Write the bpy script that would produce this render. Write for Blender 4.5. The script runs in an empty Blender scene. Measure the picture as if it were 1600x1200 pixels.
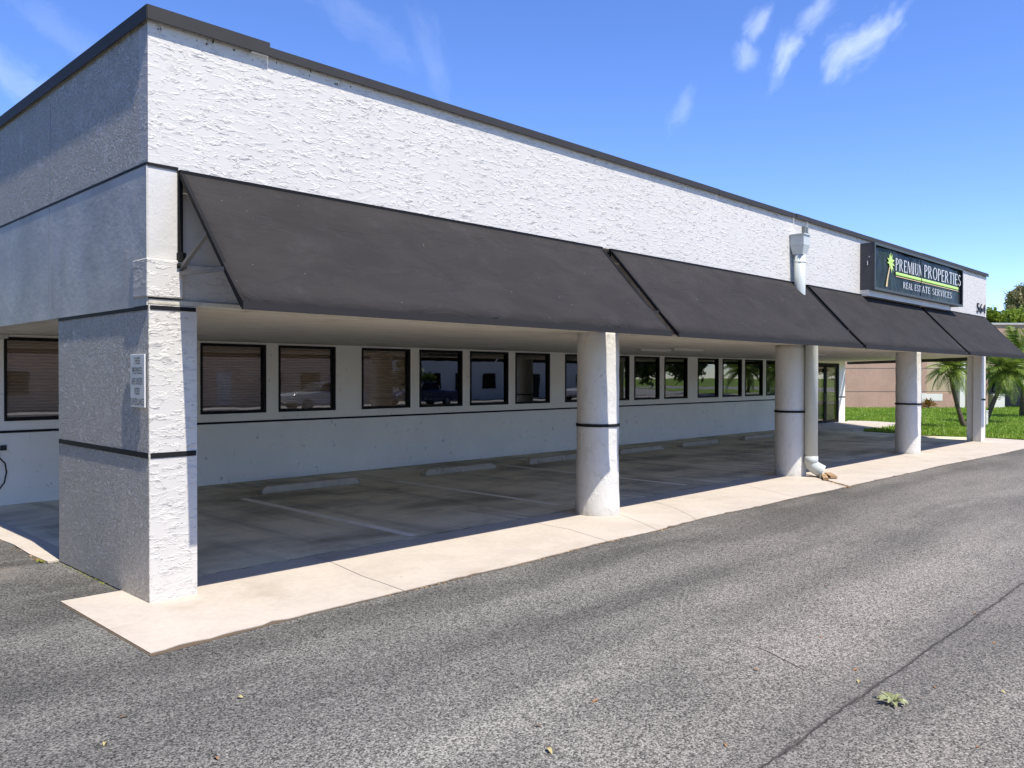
import bpy, math, random
import numpy as np
from mathutils import Vector, Matrix

random.seed(7)
rng = np.random.default_rng(7)
scene = bpy.context.scene
col = scene.collection
R = math.radians

# ------------------------------------------------------------------ camera
cam_data = bpy.data.cameras.new("camera")
cam = bpy.data.objects.new("camera", cam_data)
col.objects.link(cam)
fw = Vector((0.71639, 0.69762, -0.01023)).normalized()
rt = Vector((0.69767, -0.71641, 0.00192)).normalized()
up = rt.cross(fw)
rt = fw.cross(up)
M = Matrix((rt, up, -fw)).transposed().to_4x4()
M.translation = Vector((-2.999, -7.435, 2.039))
cam.matrix_world = M
cam_data.sensor_width = 36.0
cam_data.lens = 1287.9 / 1600.0 * 36.0
cam_data.clip_start = 0.05
cam_data.clip_end = 2000.0
scene.camera = cam
CAM = M.translation.copy()

# ------------------------------------------------------------------ exposure
scene.view_settings.view_transform = 'Standard'
scene.view_settings.look = 'None'
scene.view_settings.exposure = 0.95
scene.view_settings.gamma = 1.0
scene.view_settings.use_curve_mapping = False

# ------------------------------------------------------------------ node helper
class NT:
    def __init__(self, tree):
        self.t = tree
    def n(self, typ, ins=None, **props):
        nd = self.t.nodes.new(typ)
        for k, v in props.items():
            setattr(nd, k, v)
        if ins:
            for k, v in ins.items():
                s = nd.inputs[k]
                if isinstance(v, bpy.types.NodeSocket):
                    self.t.links.new(v, s)
                else:
                    s.default_value = v
        return nd
    def math(self, op, a, b=None, c=None, clamp=False):
        ins = {0: a}
        if b is not None: ins[1] = b
        if c is not None: ins[2] = c
        return self.n('ShaderNodeMath', ins, operation=op, use_clamp=clamp).outputs[0]
    def vmath(self, op, a, b=None):
        ins = {0: a}
        if b is not None: ins[1] = b
        nd = self.n('ShaderNodeVectorMath', ins, operation=op)
        return nd.outputs['Value'] if op in ('DOT_PRODUCT', 'LENGTH') else nd.outputs[0]
    def noise(self, vec, scale, detail=3.0, rough=0.55, dist=0.0):
        return self.n('ShaderNodeTexNoise', {'Vector': vec, 'Scale': scale, 'Detail': detail, 'Roughness': rough, 'Distortion': dist}).outputs['Fac']
    def ncol(self, vec, scale, detail=2.0):
        return self.n('ShaderNodeTexNoise', {'Vector': vec, 'Scale': scale, 'Detail': detail}).outputs['Color']
    def step(self, x, a, b, lo=0.0, hi=1.0):
        return self.n('ShaderNodeMapRange', {'Value': x, 'From Min': a, 'From Max': b, 'To Min': lo, 'To Max': hi}, interpolation_type='SMOOTHSTEP').outputs[0]
    def lin(self, x, a, b, lo=0.0, hi=1.0):
        return self.n('ShaderNodeMapRange', {'Value': x, 'From Min': a, 'From Max': b, 'To Min': lo, 'To Max': hi}).outputs[0]
    def mix(self, f, a, b, mode='MIX'):
        nd = self.n('ShaderNodeMix', None, data_type='RGBA', blend_type=mode)
        for k, v in ((0, f), (6, a), (7, b)):
            s = nd.inputs[k]
            if isinstance(v, bpy.types.NodeSocket):
                self.t.links.new(v, s)
            else:
                s.default_value = v if k == 0 else (*v[:3], 1.0)
        return nd.outputs[2]
    def pos(self):
        return self.n('ShaderNodeNewGeometry').outputs['Position']
    def scale(self, v, s):
        return self.vmath('MULTIPLY', v, s)
    def sep(self, v):
        return self.n('ShaderNodeSeparateXYZ', {0: v}).outputs

SUN_S = 0.08                                    # sideways drift of the shadows per metre inward
sun_travel = Vector((SUN_S, 1.0, -1.75)).normalized()
ELEV = math.asin(-sun_travel.z)

# ------------------------------------------------------------------ world
world = bpy.data.worlds.new("World")
scene.world = world
world.use_nodes = True
wt = world.node_tree
wt.nodes.clear()
w = NT(wt)
sky = w.n('ShaderNodeTexSky', sky_type='NISHITA', sun_disc=False, sun_elevation=ELEV,
          sun_rotation=R(180.0) + math.atan2(SUN_S, 1.0), altitude=0.0, air_density=0.72, dust_density=0.0, ozone_density=3.4)
skyc = w.n('ShaderNodeHueSaturation', {'Hue': 0.510, 'Saturation': 1.16, 'Value': 1.0, 'Color': sky.outputs[0]}).outputs[0]
d = w.n('ShaderNodeTexCoord').outputs['Generated']
dn = w.vmath('NORMALIZE', d)
def wisp(cx, cy, cz, ax, along, across, amount, seed):
    """soft streak of cirrus about one direction of the sky; ax = its own lie (radians from level)"""
    c = Vector((cx, cy, cz)).normalized()
    h = Vector((-c.y, c.x, 0)).normalized()      # to the left
    v = c.cross(h) * -1
    if v.z < 0: v = -v
    a = h * math.cos(ax) + v * math.sin(ax)
    b = -h * math.sin(ax) + v * math.cos(ax)
    wob = w.vmath('ADD', dn, w.scale(w.vmath('SUBTRACT', w.ncol(dn, 13.0, 4.0), (0.5, 0.5, 0.5)), (0.045, 0.045, 0.045)))
    u_ = w.math('SUBTRACT', w.vmath('DOT_PRODUCT', wob, tuple(a)), a.dot(c))
    v_ = w.math('SUBTRACT', w.vmath('DOT_PRODUCT', wob, tuple(b)), b.dot(c))
    r2 = w.math('ADD', w.math('POWER', w.math('DIVIDE', u_, along), 2.0), w.math('POWER', w.math('DIVIDE', v_, across), 2.0))
    m = w.step(w.math('SQRT', r2), 1.7, 0.0)
    front = w.step(w.vmath('DOT_PRODUCT', dn, tuple(c)), 0.5, 0.8)
    st = w.n('ShaderNodeCombineXYZ', {0: w.math('MULTIPLY', u_, 26.0), 1: w.math('MULTIPLY', v_, 44.0), 2: seed}).outputs[0]
    nz = w.math('SUBTRACT', w.noise(st, 1.0, 6.0, 0.60), 0.5)
    tex = w.step(w.math('ADD', m, w.math('MULTIPLY', nz, 1.7)), 0.15, 1.25)
    return w.math('MULTIPLY', w.math('MULTIPLY', w.math('MULTIPLY', tex, w.step(m, 0.0, 0.3)), front), amount)
clouds = [wisp(0.874, 0.340, 0.349, -0.72, 0.050, 0.021, 0.36, 1.0), wisp(0.847, 0.407, 0.343, -1.05, 0.036, 0.015, 0.33, 4.0),
          wisp(0.846, 0.376, 0.378, -0.95, 0.030, 0.014, 0.22, 7.0), wisp(0.822, 0.428, 0.378, -1.0, 0.018, 0.012, 0.26, 9.0),
          wisp(0.822, 0.447, 0.353, -1.0, 0.020, 0.013, 0.22, 12.0), wisp(0.802, 0.515, 0.302, -1.2, 0.030, 0.014, 0.12, 15.0),
          wisp(0.602, 0.713, 0.365, 1.2, 0.060, 0.018, 0.06, 18.0), wisp(0.531, 0.753, 0.389, 0.5, 0.080, 0.020, 0.06, 21.0),
          wisp(0.246, 0.923, 0.295, 0.55, 0.110, 0.022, 0.13, 24.0), wisp(0.285, 0.895, 0.340, 0.55, 0.090, 0.016, 0.06, 27.0)]
cl = clouds[0]
for c_ in clouds[1:]:
    cl = w.math('MAXIMUM', cl, c_)
skyc = w.mix(1.0, skyc, (0.95, 0.93, 0.98), 'MULTIPLY')
skyc = w.mix(cl, skyc, (5.2, 5.6, 6.1))
bg = w.n('ShaderNodeBackground', {'Color': skyc, 'Strength': 0.15})
wo = w.n('ShaderNodeOutputWorld', {'Surface': bg.outputs[0]})

# ------------------------------------------------------------------ sun
sd = bpy.data.lights.new("sun", 'SUN')
sd.energy = 3.5
sd.angle = R(0.53)
sd.color = (1.0, 0.945, 0.86)
sun = bpy.data.objects.new("sun", sd)
col.objects.link(sun)
sun.rotation_euler = sun_travel.to_track_quat('-Z', 'Y').to_euler()
sun.location = (-4, -30, 60)

# ------------------------------------------------------------------ materials
def mat(name, fn, **kw):
    m = bpy.data.materials.new(name)
    m.use_nodes = True
    nt = m.node_tree
    nt.nodes.clear()
    T = NT(nt)
    T.out = T.n('ShaderNodeOutputMaterial')
    fn(T, **kw)
    return m
def bsdf(T, color, rough=0.7, spec=0.4, metal=0.0, bump=None, dist=0.01, strength=1.0, **more):
    ins = {'Base Color': color if isinstance(color, bpy.types.NodeSocket) else (*color[:3], 1.0), 'Roughness': rough, 'Specular IOR Level': spec, 'Metallic': metal}
    if bump is not None:
        b = T.n('ShaderNodeBump', {'Height': bump, 'Distance': dist, 'Strength': strength})
        ins['Normal'] = b.outputs[0]
    ins.update(more)
    p = T.n('ShaderNodeBsdfPrincipled', ins)
    T.t.links.new(p.outputs[0], T.out.inputs[0])
    return p
def simple(T, color, rough=0.6, spec=0.4, metal=0.0, grain=0.06, gscale=30.0, bumpd=0.0):
    P = T.pos()
    n = T.noise(P, gscale, 4.0, 0.6)
    f = T.lin(n, 0.25, 0.75, 1 - grain, 1 + grain)
    c = T.mix(1.0, color, T.n('ShaderNodeCombineXYZ', {0: f, 1: f, 2: f}).outputs[0], 'MULTIPLY')
    bsdf(T, c, rough, spec, metal, n if bumpd else None, bumpd)

def stucco(T, color=(0.74, 0.74, 0.745), lap=1.0, fine=1.0, zs=2.3, dirt=0.5, dist=0.012, freq=1.25, splash=0.0, ridge=0.0, line=0.4, wobble=0.5, rscale=12.0):
    P0 = T.pos()
    P = T.scale(P0, (freq, freq, freq))
    wob = T.scale(T.vmath('SUBTRACT', T.ncol(P, 2.2, 3.0), (0.5, 0.5, 0.5)), (wobble, wobble, wobble))
    wob2 = T.scale(T.vmath('SUBTRACT', T.ncol(P, 11.0, 3.0), (0.5, 0.5, 0.5)), (0.11, 0.11, 0.11))
    V = T.vmath('ADD', T.scale(P, (1.0, 1.0, zs)), T.vmath('ADD', wob, wob2))
    n1 = T.noise(V, 2.9, 4.0, 0.55)
    fr = T.math('FRACT', T.math('ADD', T.math('MULTIPLY', n1, 9.0), T.math('MULTIPLY', T.sep(V)[2], 1.6)))
    saw = T.math('MULTIPLY', T.step(fr, 0.0, 0.06), T.lin(fr, 0.06, 1.0, 1.0, 0.0))
    mask = T.step(T.noise(P, 1.3, 3.0, 0.6), 0.28, 0.50, 0.25, 1.0)
    mask2 = T.step(T.noise(V, 6.0, 3.0, 0.6), 0.46, 0.62)
    mm = T.math('MULTIPLY', mask, mask2)
    lap_shade = T.math('MULTIPLY', T.math('MULTIPLY', T.step(fr, 0.0, 0.02), T.step(fr, 0.10, 0.04)), mm)
    n2 = T.noise(V, 16.0, 5.0, 0.62)
    rid = T.step(T.math('ABSOLUTE', T.math('SUBTRACT', T.noise(V, rscale, 3.0, 0.55), 0.5)), 0.085, 0.0)
    rid = T.math('MULTIPLY', rid, T.step(T.noise(P, 2.3, 3.0, 0.6), 0.22, 0.50))
    h = T.math('MULTIPLY', T.math('MULTIPLY', saw, mm), 1.0 * lap)
    h = T.math('ADD', h, T.math('MULTIPLY', n2, 0.13 * fine))
    h = T.math('ADD', h, T.math('MULTIPLY', rid, ridge))
    h = T.math('ADD', h, T.math('MULTIPLY', T.noise(P, 1.1, 2.0), 0.15 * fine))
    tone = T.noise(P0, 0.55, 4.0, 0.6)
    c = T.mix(T.step(tone, 0.35, 0.75), color, [x * 0.955 for x in color])
    c = T.mix(T.math('MULTIPLY', lap_shade, line), c, (0.20, 0.19, 0.175))  # thin shadows under the lap edges, painted into the wall colour
    # thin dirt that has collected here and there in drips
    S = T.scale(P0, (6.0, 6.0, 0.9))
    dr = T.math('MULTIPLY', T.step(T.noise(S, 2.0, 4.0, 0.7), 0.62, 0.82), dirt * 0.28)
    c = T.mix(dr, c, (0.33, 0.32, 0.30))
    sp = T.math('MULTIPLY', T.step(T.noise(P, 26.0, 2.0), 0.73, 0.78), 0.22 * dirt)
    c = T.mix(sp, c, (0.25, 0.24, 0.22))
    if splash:
        z = T.sep(P0)[2]
        low = T.step(T.math('ADD', z, T.math('MULTIPLY', T.noise(P0, 7.0, 4.0, 0.7), 0.35)), 0.34, 0.12)
        c = T.mix(T.math('MULTIPLY', low, splash), c, (0.36, 0.32, 0.25))
    bsdf(T, c, 0.62, 0.35, 0.0, h, dist)

def smooth_plaster(T, color=(0.61, 0.58, 0.525), amount=1.0, spots=0.4, tone=0.07):
    P = T.pos()
    n = T.noise(P, 5.0, 5.0, 0.62)
    big = T.noise(P, 1.3, 4.0, 0.6)
    h = T.math('ADD', T.math('MULTIPLY', n, 0.5), T.math('MULTIPLY', T.noise(P, 40.0, 3.0), 0.12))
    h = T.math('ADD', h, T.math('MULTIPLY', big, 1.2))
    c = T.mix(T.step(big, 0.3, 0.75), color, [x * (1 - tone) for x in color])
    s = T.math('MULTIPLY', T.step(T.noise(T.scale(P, (1, 1, 0.6)), 9.0, 3.0, 0.7), 0.64, 0.70), spots)
    c = T.mix(s, c, (0.36, 0.35, 0.33))
    bsdf(T, c, 0.5, 0.4, 0.0, h, 0.012 * amount)

def asphalt(T):
    P = T.pos()
    xyz = T.sep(P)
    # stone chips of mixed tone set in the binder
    vo = T.n('ShaderNodeTexVoronoi', {'Vector': T.scale(P, (1, 1, 0.2)), 'Scale': 120.0, 'Randomness': 1.0})
    cell = T.sep(vo.outputs['Color'])[0]
    vo2 = T.n('ShaderNodeTexVoronoi', {'Vector': T.scale(P, (1, 1, 0.2)), 'Scale': 76.0})
    chip = T.math('ADD', T.math('MULTIPLY', T.math('POWER', cell, 1.5), 0.62), T.math('MULTIPLY', T.math('POWER', T.sep(vo2.outputs['Color'])[1], 2.2), 0.48))
    # wear: long soft lighter and darker bands along the drive, a few blotches
    W_ = T.vmath('ADD', T.scale(P, (0.10, 1.0, 1.0)), T.scale(T.vmath('SUBTRACT', T.ncol(P, 0.45, 2.0), (0.5, 0.5, 0.5)), (0.4, 0.6, 0)))
    band = T.noise(W_, 0.85, 4.0, 0.55)
    blot = T.noise(P, 0.42, 4.0, 0.55)
    wear = T.math('ADD', T.math('MULTIPLY', band, 0.62), T.math('MULTIPLY', blot, 0.38))
    # darker, less trafficked strip next to the concrete and round the corner
    edge = T.step(T.math('ADD', xyz[1], T.math('MULTIPLY', blot, 2.2)), -2.3, 0.2)
    wear = T.math('SUBTRACT', T.step(wear, 0.36, 0.64), T.math('MULTIPLY', edge, 0.55))
    # the darker lane left between two wheel paths: crisp on the side away from the wall
    lane = T.math('ADD', T.math('ADD', xyz[1], T.math('MULTIPLY', xyz[0], 0.03)), T.math('MULTIPLY', T.math('SUBTRACT', T.noise(P, 0.8, 5.0, 0.65), 0.5), 0.5))
    lane = T.math('MULTIPLY', T.step(lane, -3.02, -2.92), T.step(lane, -2.0, -2.85))
    wear = T.math('SUBTRACT', wear, T.math('MULTIPLY', lane, T.lin(blot, 0.35, 0.65, 0.05, 0.5)))
    base = T.lin(wear, -0.6, 1.0, 0.050, 0.182)
    k = T.lin(chip, 0.05, 0.8, 0.26, 2.15)
    v = T.math('MULTIPLY', base, k)
    warm = T.step(T.math('ADD', T.math('MULTIPLY', xyz[0], 0.10), T.math('MULTIPLY', xyz[1], -0.16)), 0.45, 1.2)
    c = T.n('ShaderNodeCombineXYZ', {0: v, 1: v, 2: v}).outputs[0]
    tint = T.mix(T.math('MULTIPLY', T.math('ADD', warm, T.math('MULTIPLY', wear, 0.35)), 0.75), (1.045, 1.0, 0.885), (1.085, 0.985, 0.835))
    c = T.mix(1.0, c, tint, 'MULTIPLY')
    # earth-stained patch at the left by the kerb
    dd = T.vmath('LENGTH', T.vmath('SUBTRACT', T.scale(P, (1.0, 0.8, 1.0)), (-0.85, 1.9, 0.0)))
    pat = T.math('MULTIPLY', T.step(T.math('ADD', dd, T.math('MULTIPLY', T.noise(P, 3.0, 4.0), 1.1)), 1.15, 0.55), 0.5)
    c = T.mix(pat, c, (0.25, 0.21, 0.175))
    # the long seam in the paving with dirt in it
    wv = T.math('MULTIPLY', T.math('SUBTRACT', T.noise(P, 1.8, 6.0, 0.75), 0.5), 0.10)
    ds = T.math('ABSOLUTE', T.math('ADD', T.math('ADD', xyz[1], 5.375), wv))
    thin = T.step(ds, 0.013, 0.004)
    wid = T.lin(T.noise(P, 3.2, 6.0, 0.75), 0.42, 0.72, 0.005, 0.085)
    seam = T.step(T.math('SUBTRACT', T.math('ADD', ds, T.math('MULTIPLY', T.noise(P, 40.0, 3.0), 0.03)), wid), 0.02, -0.03)
    seam = T.math('MAXIMUM', T.math('MULTIPLY', thin, 0.85), T.math('MULTIPLY', seam, 0.70))
    c = T.mix(seam, c, (0.036, 0.029, 0.023))
    halo = T.math('MULTIPLY', T.step(ds, 0.5, 0.0), 0.28)
    c = T.mix(halo, c, (0.08, 0.072, 0.068))
    hgt = T.math('MULTIPLY', vo2.outputs['Distance'], -0.6)
    hgt = T.math('SUBTRACT', hgt, T.math('MULTIPLY', seam, 1.4))
    bsdf(T, c, 0.85, 0.25, 0.0, hgt, 0.006)

def concrete(T, color=(0.50, 0.425, 0.345), stain=0.3, stainc=(0.22, 0.17, 0.12), scale=1.0, rough=0.85, oil=0.0):
    P = T.pos()
    a = T.noise(P, 1.4 * scale, 5.0, 0.65)
    b = T.noise(P, 14.0, 5.0, 0.7)
    c = T.mix(T.step(a, 0.3, 0.75), color, [x * 0.86 for x in color])
    f = T.lin(b, 0.3, 0.7, 0.93, 1.06)
    c = T.mix(1.0, c, T.n('ShaderNodeCombineXYZ', {0: f, 1: f, 2: f}).outputs[0], 'MULTIPLY')
    s = T.math('MULTIPLY', T.step(T.noise(T.vmath('ADD', P, (7, 3, 0)), 0.9 * scale, 5.0, 0.7), 0.52, 0.74), stain)
    c = T.mix(s, c, stainc)
    if oil:
        o = T.math('MULTIPLY', T.step(T.noise(T.scale(P, (0.55, 1.0, 1.0)), 0.62, 4.0, 0.6), 0.42, 0.68), oil)
        c = T.mix(o, c, (0.185, 0.16, 0.105))
        tyre = T.math('MULTIPLY', T.step(T.noise(T.scale(P, (2.6, 0.25, 1.0)), 0.8, 3.0, 0.6), 0.50, 0.66), oil * 0.5)
        c = T.mix(tyre, c, (0.17, 0.152, 0.115))
    sp = T.math('MULTIPLY', T.step(T.noise(P, 9.0, 2.0, 0.4), 0.76, 0.80), 0.6)
    c = T.mix(sp, c, (0.09, 0.075, 0.06))
    bsdf(T, c, rough, 0.3, 0.0, T.math('ADD', b, T.math('MULTIPLY', a, 0.8)), 0.004)

def awning_cloth(T):
    P = T.pos()
    x = T.sep(P)
    n = T.noise(T.scale(P, (1.0, 1.0, 2.2)), 1.1, 5.0, 0.6, 0.6)
    fold = T.math('ABSOLUTE', T.math('SUBTRACT', T.noise(T.scale(P, (0.28, 0.9, 2.2)), 1.2, 3.0, 0.5, 0.4), 0.5))
    crease = T.step(fold, 0.014, 0.0)
    crease = T.math('MULTIPLY', crease, T.step(T.noise(P, 1.9, 2.0), 0.45, 0.65))
    base = T.mix(T.step(n, 0.3, 0.7), (0.0275, 0.0248, 0.0232), (0.036, 0.0322, 0.030))
    base = T.mix(T.math('MULTIPLY', crease, 0.45), base, (0.026, 0.024, 0.025))
    dust = T.math('MULTIPLY', T.step(T.noise(P, 2.4, 4.0, 0.7), 0.5, 0.8), 0.25)
    base = T.mix(dust, base, (0.065, 0.062, 0.06))
    vo = T.n('ShaderNodeTexVoronoi', {'Vector': P, 'Scale': 8.5})
    dot = T.math('LESS_THAN', vo.outputs['Distance'], T.math('MULTIPLY', T.sep(vo.outputs['Color'])[0], 0.055))
    dot = T.math('MULTIPLY', dot, T.math('GREATER_THAN', T.sep(vo.outputs['Color'])[1], 0.25))
    base = T.mix(T.math('MULTIPLY', dot, 0.5), base, (0.40, 0.39, 0.38))
    seam = T.math('PINGPONG', T.math('ADD', x[0], 0.25), 0.76)
    sm = T.math('LESS_THAN', seam, 0.008)
    base = T.mix(T.math('MULTIPLY', sm, 0.35), base, (0.024, 0.023, 0.024))
    h = T.math('ADD', T.math('MULTIPLY', n, 1.6), T.math('MULTIPLY', crease, -0.18))
    bsdf(T, base, 0.85, 0.15, 0.0, h, 0.03)

def glass(T, tint=(0.45, 0.44, 0.42), tr=1.0):
    fr = T.n('ShaderNodeFresnel', {'IOR': 2.1}).outputs[0]
    P = T.pos()
    nb = T.n('ShaderNodeBump', {'Height': T.noise(P, 0.9, 2.0), 'Distance': 0.0012, 'Strength': 1.0}).outputs[0]
    gl = T.n('ShaderNodeBsdfGlossy', {'Color': (0.95, 0.95, 0.95, 1), 'Roughness': 0.015, 'Normal': nb}).outputs[0]
    tp = T.n('ShaderNodeBsdfTransparent', {'Color': (*tint, 1)}).outputs[0]
    fr = T.math('MULTIPLY', fr, T.math('SUBTRACT', 1.0, T.n('ShaderNodeNewGeometry').outputs['Backfacing']))
    mx = T.n('ShaderNodeMixShader', {0: fr, 1: tp, 2: gl})
    T.t.links.new(mx.outputs[0], T.out.inputs[0])

def slats(T, color=(0.55, 0.475, 0.40), pitch=0.026, axis=2):
    P = T.pos()
    s = T.math('PINGPONG', T.sep(P)[axis], pitch)
    f = T.lin(s, 0.0, pitch, 0.72, 1.1)
    c = T.mix(1.0, color, T.n('ShaderNodeCombineXYZ', {0: f, 1: f, 2: f}).outputs[0], 'MULTIPLY')
    bsdf(T, c, 0.7, 0.3, 0.0, s, 0.6)

def leafy(T, a=(0.05, 0.10, 0.015), b=(0.10, 0.17, 0.025), trans=0.35, rough=0.45, sc=1.2):
    P = T.pos()
    oi = T.n('ShaderNodeObjectInfo').outputs['Random']
    n = T.noise(P, sc, 3.0, 0.6)
    rnd = T.n('ShaderNodeTexWhiteNoise', {'Vector': T.n('ShaderNodeVectorMath', {0: T.scale(P, (9, 9, 9))}, operation='FLOOR').outputs[0]}).outputs['Value']
    f = T.math('ADD', T.math('MULTIPLY', T.step(n, 0.3, 0.7), 0.6), T.math('MULTIPLY', rnd, 0.4))
    c = T.mix(f, a, b)
    p = bsdf(T, c, rough, 0.35)
    tl = T.n('ShaderNodeBsdfTranslucent', {'Color': T.mix(0.4, c, (0.20, 0.28, 0.02))}).outputs[0]
    mx = T.n('ShaderNodeMixShader', {0: trans, 1: p.outputs[0], 2: tl})
    T.t.links.new(mx.outputs[0], T.out.inputs[0])

def lawn(T):
    P = T.pos()
    n = T.noise(P, 0.7, 5.0, 0.65)
    n2 = T.noise(P, 7.0, 4.0, 0.7)
    c = T.mix(T.step(n, 0.3, 0.7), (0.12, 0.23, 0.02), (0.26, 0.33, 0.06))
    c = T.mix(T.math('MULTIPLY', T.step(n2, 0.45, 0.7), 0.45), c, (0.07, 0.15, 0.014))
    bsdf(T, c, 0.8, 0.2, 0.0, n2, 0.05)

def signface(T):
    P = T.pos()
    n = T.noise(P, 1.4, 3.0, 0.5, 0.6)
    c = T.mix(T.step(n, 0.4, 0.7), (0.018, 0.022, 0.023), (0.026, 0.038, 0.024))
    bsdf(T, c, 0.14, 0.03, 0.0, T.noise(T.scale(P, (1.0, 1.0, 0.7)), 1.6, 2.0), 0.05)

def bark(T, a=(0.16, 0.125, 0.09), b=(0.075, 0.058, 0.042)):
    P = T.pos()
    n = T.noise(T.scale(P, (1, 1, 5)), 6.0, 4.0, 0.6)
    bsdf(T, T.mix(T.step(n, 0.35, 0.65), a, b), 0.9, 0.2, 0.0, n, 0.03)

def wallpaint(T, color, scored=False, blot=0.15):
    P = T.pos()
    n = T.noise(P, 0.7, 5.0, 0.65)
    c = T.mix(T.step(n, 0.35, 0.7), color, [x * (1 - blot) for x in color])
    n2 = T.noise(T.scale(P, (1, 1, 2.5)), 3.0, 4.0, 0.6)
    c = T.mix(T.math('MULTIPLY', T.step(n2, 0.5, 0.75), 0.25), c, [x * 0.75 for x in color])
    bsdf(T, c, 0.8, 0.3, 0.0, T.noise(P, 12.0, 3.0), 0.01)

MT = {}
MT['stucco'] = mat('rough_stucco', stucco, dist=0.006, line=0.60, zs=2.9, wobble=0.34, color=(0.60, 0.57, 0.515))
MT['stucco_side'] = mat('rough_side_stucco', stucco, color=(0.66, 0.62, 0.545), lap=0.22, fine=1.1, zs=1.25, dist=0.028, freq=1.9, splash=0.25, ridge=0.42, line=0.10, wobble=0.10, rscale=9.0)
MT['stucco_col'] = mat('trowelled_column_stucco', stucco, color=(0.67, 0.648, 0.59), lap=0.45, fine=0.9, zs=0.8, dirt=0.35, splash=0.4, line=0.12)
MT['smooth'] = mat('smooth_plaster', smooth_plaster)
MT['band'] = mat('brushed_band_plaster', smooth_plaster, color=(0.64, 0.605, 0.535), amount=1.0, spots=0.12, tone=0.32)
MT['wall'] = mat('pale_wall_paint', smooth_plaster, color=(0.87, 0.83, 0.745), amount=0.9, spots=0.6)
MT['soffit'] = mat('stained_soffit', concrete, color=(0.70, 0.645, 0.54), stain=0.6, stainc=(0.38, 0.33, 0.25), scale=1.6)
MT['lip'] = mat('peeling_lip', concrete, color=(0.62, 0.58, 0.48), stain=0.8, stainc=(0.28, 0.23, 0.16), scale=3.0)
MT['trim'] = mat('black_trim', simple, color=(0.012, 0.012, 0.013), rough=0.6, spec=0.2)
MT['coping'] = mat('charcoal_coping', simple, color=(0.042, 0.039, 0.037), rough=0.6, spec=0.2, gscale=2.0, grain=0.12)
MT['frame'] = mat('bronze_frame', simple, color=(0.008, 0.0075, 0.0075), rough=0.5, spec=0.15)
MT['awning'] = mat('charcoal_awning_cloth', awning_cloth)
MT['awn_bar'] = mat('awning_bar', simple, color=(0.028, 0.026, 0.025), rough=0.65, spec=0.15)
MT['awn_dark'] = mat('awning_dark_bar', simple, color=(0.009, 0.009, 0.009), rough=0.6, spec=0.15)
MT['strut'] = mat('grey_strut', simple, color=(0.16, 0.155, 0.145), rough=0.5)
MT['asphalt'] = mat('worn_asphalt', asphalt)
MT['apron'] = mat('pale_concrete', concrete, color=(0.53, 0.465, 0.385), stain=0.60, stainc=(0.37, 0.305, 0.225))
MT['floor'] = mat('stained_parking_floor', concrete, color=(0.78, 0.705, 0.51), stain=0.65, stainc=(0.40, 0.335, 0.20), oil=0.72)
MT['dirt'] = mat('brown_dirt', concrete, color=(0.13, 0.095, 0.06), stain=0.5, stainc=(0.05, 0.038, 0.025), scale=4.0)
MT['line'] = mat('faded_white_line', concrete, color=(0.90, 0.85, 0.74), stain=0.35, stainc=(0.66, 0.60, 0.48), scale=3.0)
MT['stop'] = mat('wheel_stop_concrete', concrete, color=(0.50, 0.43, 0.33), stain=0.8, stainc=(0.17, 0.145, 0.105), scale=3.0)
MT['glass'] = mat('dark_tinted_glass', glass, tint=(0.30, 0.30, 0.30))
MT['glass_clear'] = mat('brown_tinted_glass', glass, tint=(0.86, 0.82, 0.78))
MT['blind'] = mat('tan_blind', slats)
MT['vblind'] = mat('grey_vertical_blind', slats, color=(0.26, 0.28, 0.29), pitch=0.09, axis=0)
MT['pipe'] = mat('pale_painted_pipe', simple, color=(0.50, 0.525, 0.49), rough=0.4, gscale=5.0)
MT['vent'] = mat('grey_metal', simple, color=(0.24, 0.25, 0.23), rough=0.5)
MT['cabinet'] = mat('dark_cabinet_metal', simple, color=(0.05, 0.05, 0.055), rough=0.4, gscale=3.0, grain=0.15)
MT['cab_edge'] = mat('cabinet_edge', simple, color=(0.06, 0.066, 0.06), rough=0.45, spec=0.2)
MT['signface'] = mat('glossy_dark_sign_face', signface)
MT['white'] = mat('white_vinyl', simple, color=(0.66, 0.66, 0.64), rough=0.4)
MT['green'] = mat('lime_vinyl', simple, color=(0.30, 0.62, 0.045), rough=0.4)
MT['greenp'] = mat('pale_lime_vinyl', simple, color=(0.55, 0.78, 0.16), rough=0.4)
MT['tan'] = mat('tan_vinyl', simple, color=(0.66, 0.48, 0.22), rough=0.4)
MT['black'] = mat('black_print', simple, color=(0.015, 0.015, 0.017), rough=0.5)
MT['signwhite'] = mat('white_sign_plate', simple, color=(0.84, 0.83, 0.79), rough=0.45)
MT['lawn'] = mat('lawn_ground', lawn)
MT['blade'] = mat('grass_blades', leafy, a=(0.10, 0.24, 0.015), b=(0.36, 0.46, 0.07), trans=0.3, sc=0.8)
MT['frond'] = mat('palm_leaflet', leafy, a=(0.075, 0.135, 0.02), b=(0.27, 0.34, 0.06), trans=0.3, sc=2.0)
MT['leaf1'] = mat('bright_tree_leaf', leafy, a=(0.10, 0.17, 0.015), b=(0.28, 0.36, 0.04), trans=0.4, sc=0.5)
MT['leaf2'] = mat('olive_tree_leaf', leafy, a=(0.17, 0.155, 0.07), b=(0.34, 0.29, 0.14), trans=0.35, sc=0.5)
MT['leaf3'] = mat('dark_tree_leaf', leafy, a=(0.035, 0.065, 0.014), b=(0.10, 0.15, 0.028), trans=0.3, sc=0.5)
MT['bark'] = mat('grey_brown_bark', bark)
MT['croton'] = mat('croton_leaf', leafy, a=(0.20, 0.045, 0.015), b=(0.26, 0.17, 0.03), trans=0.25, sc=8.0)
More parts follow.
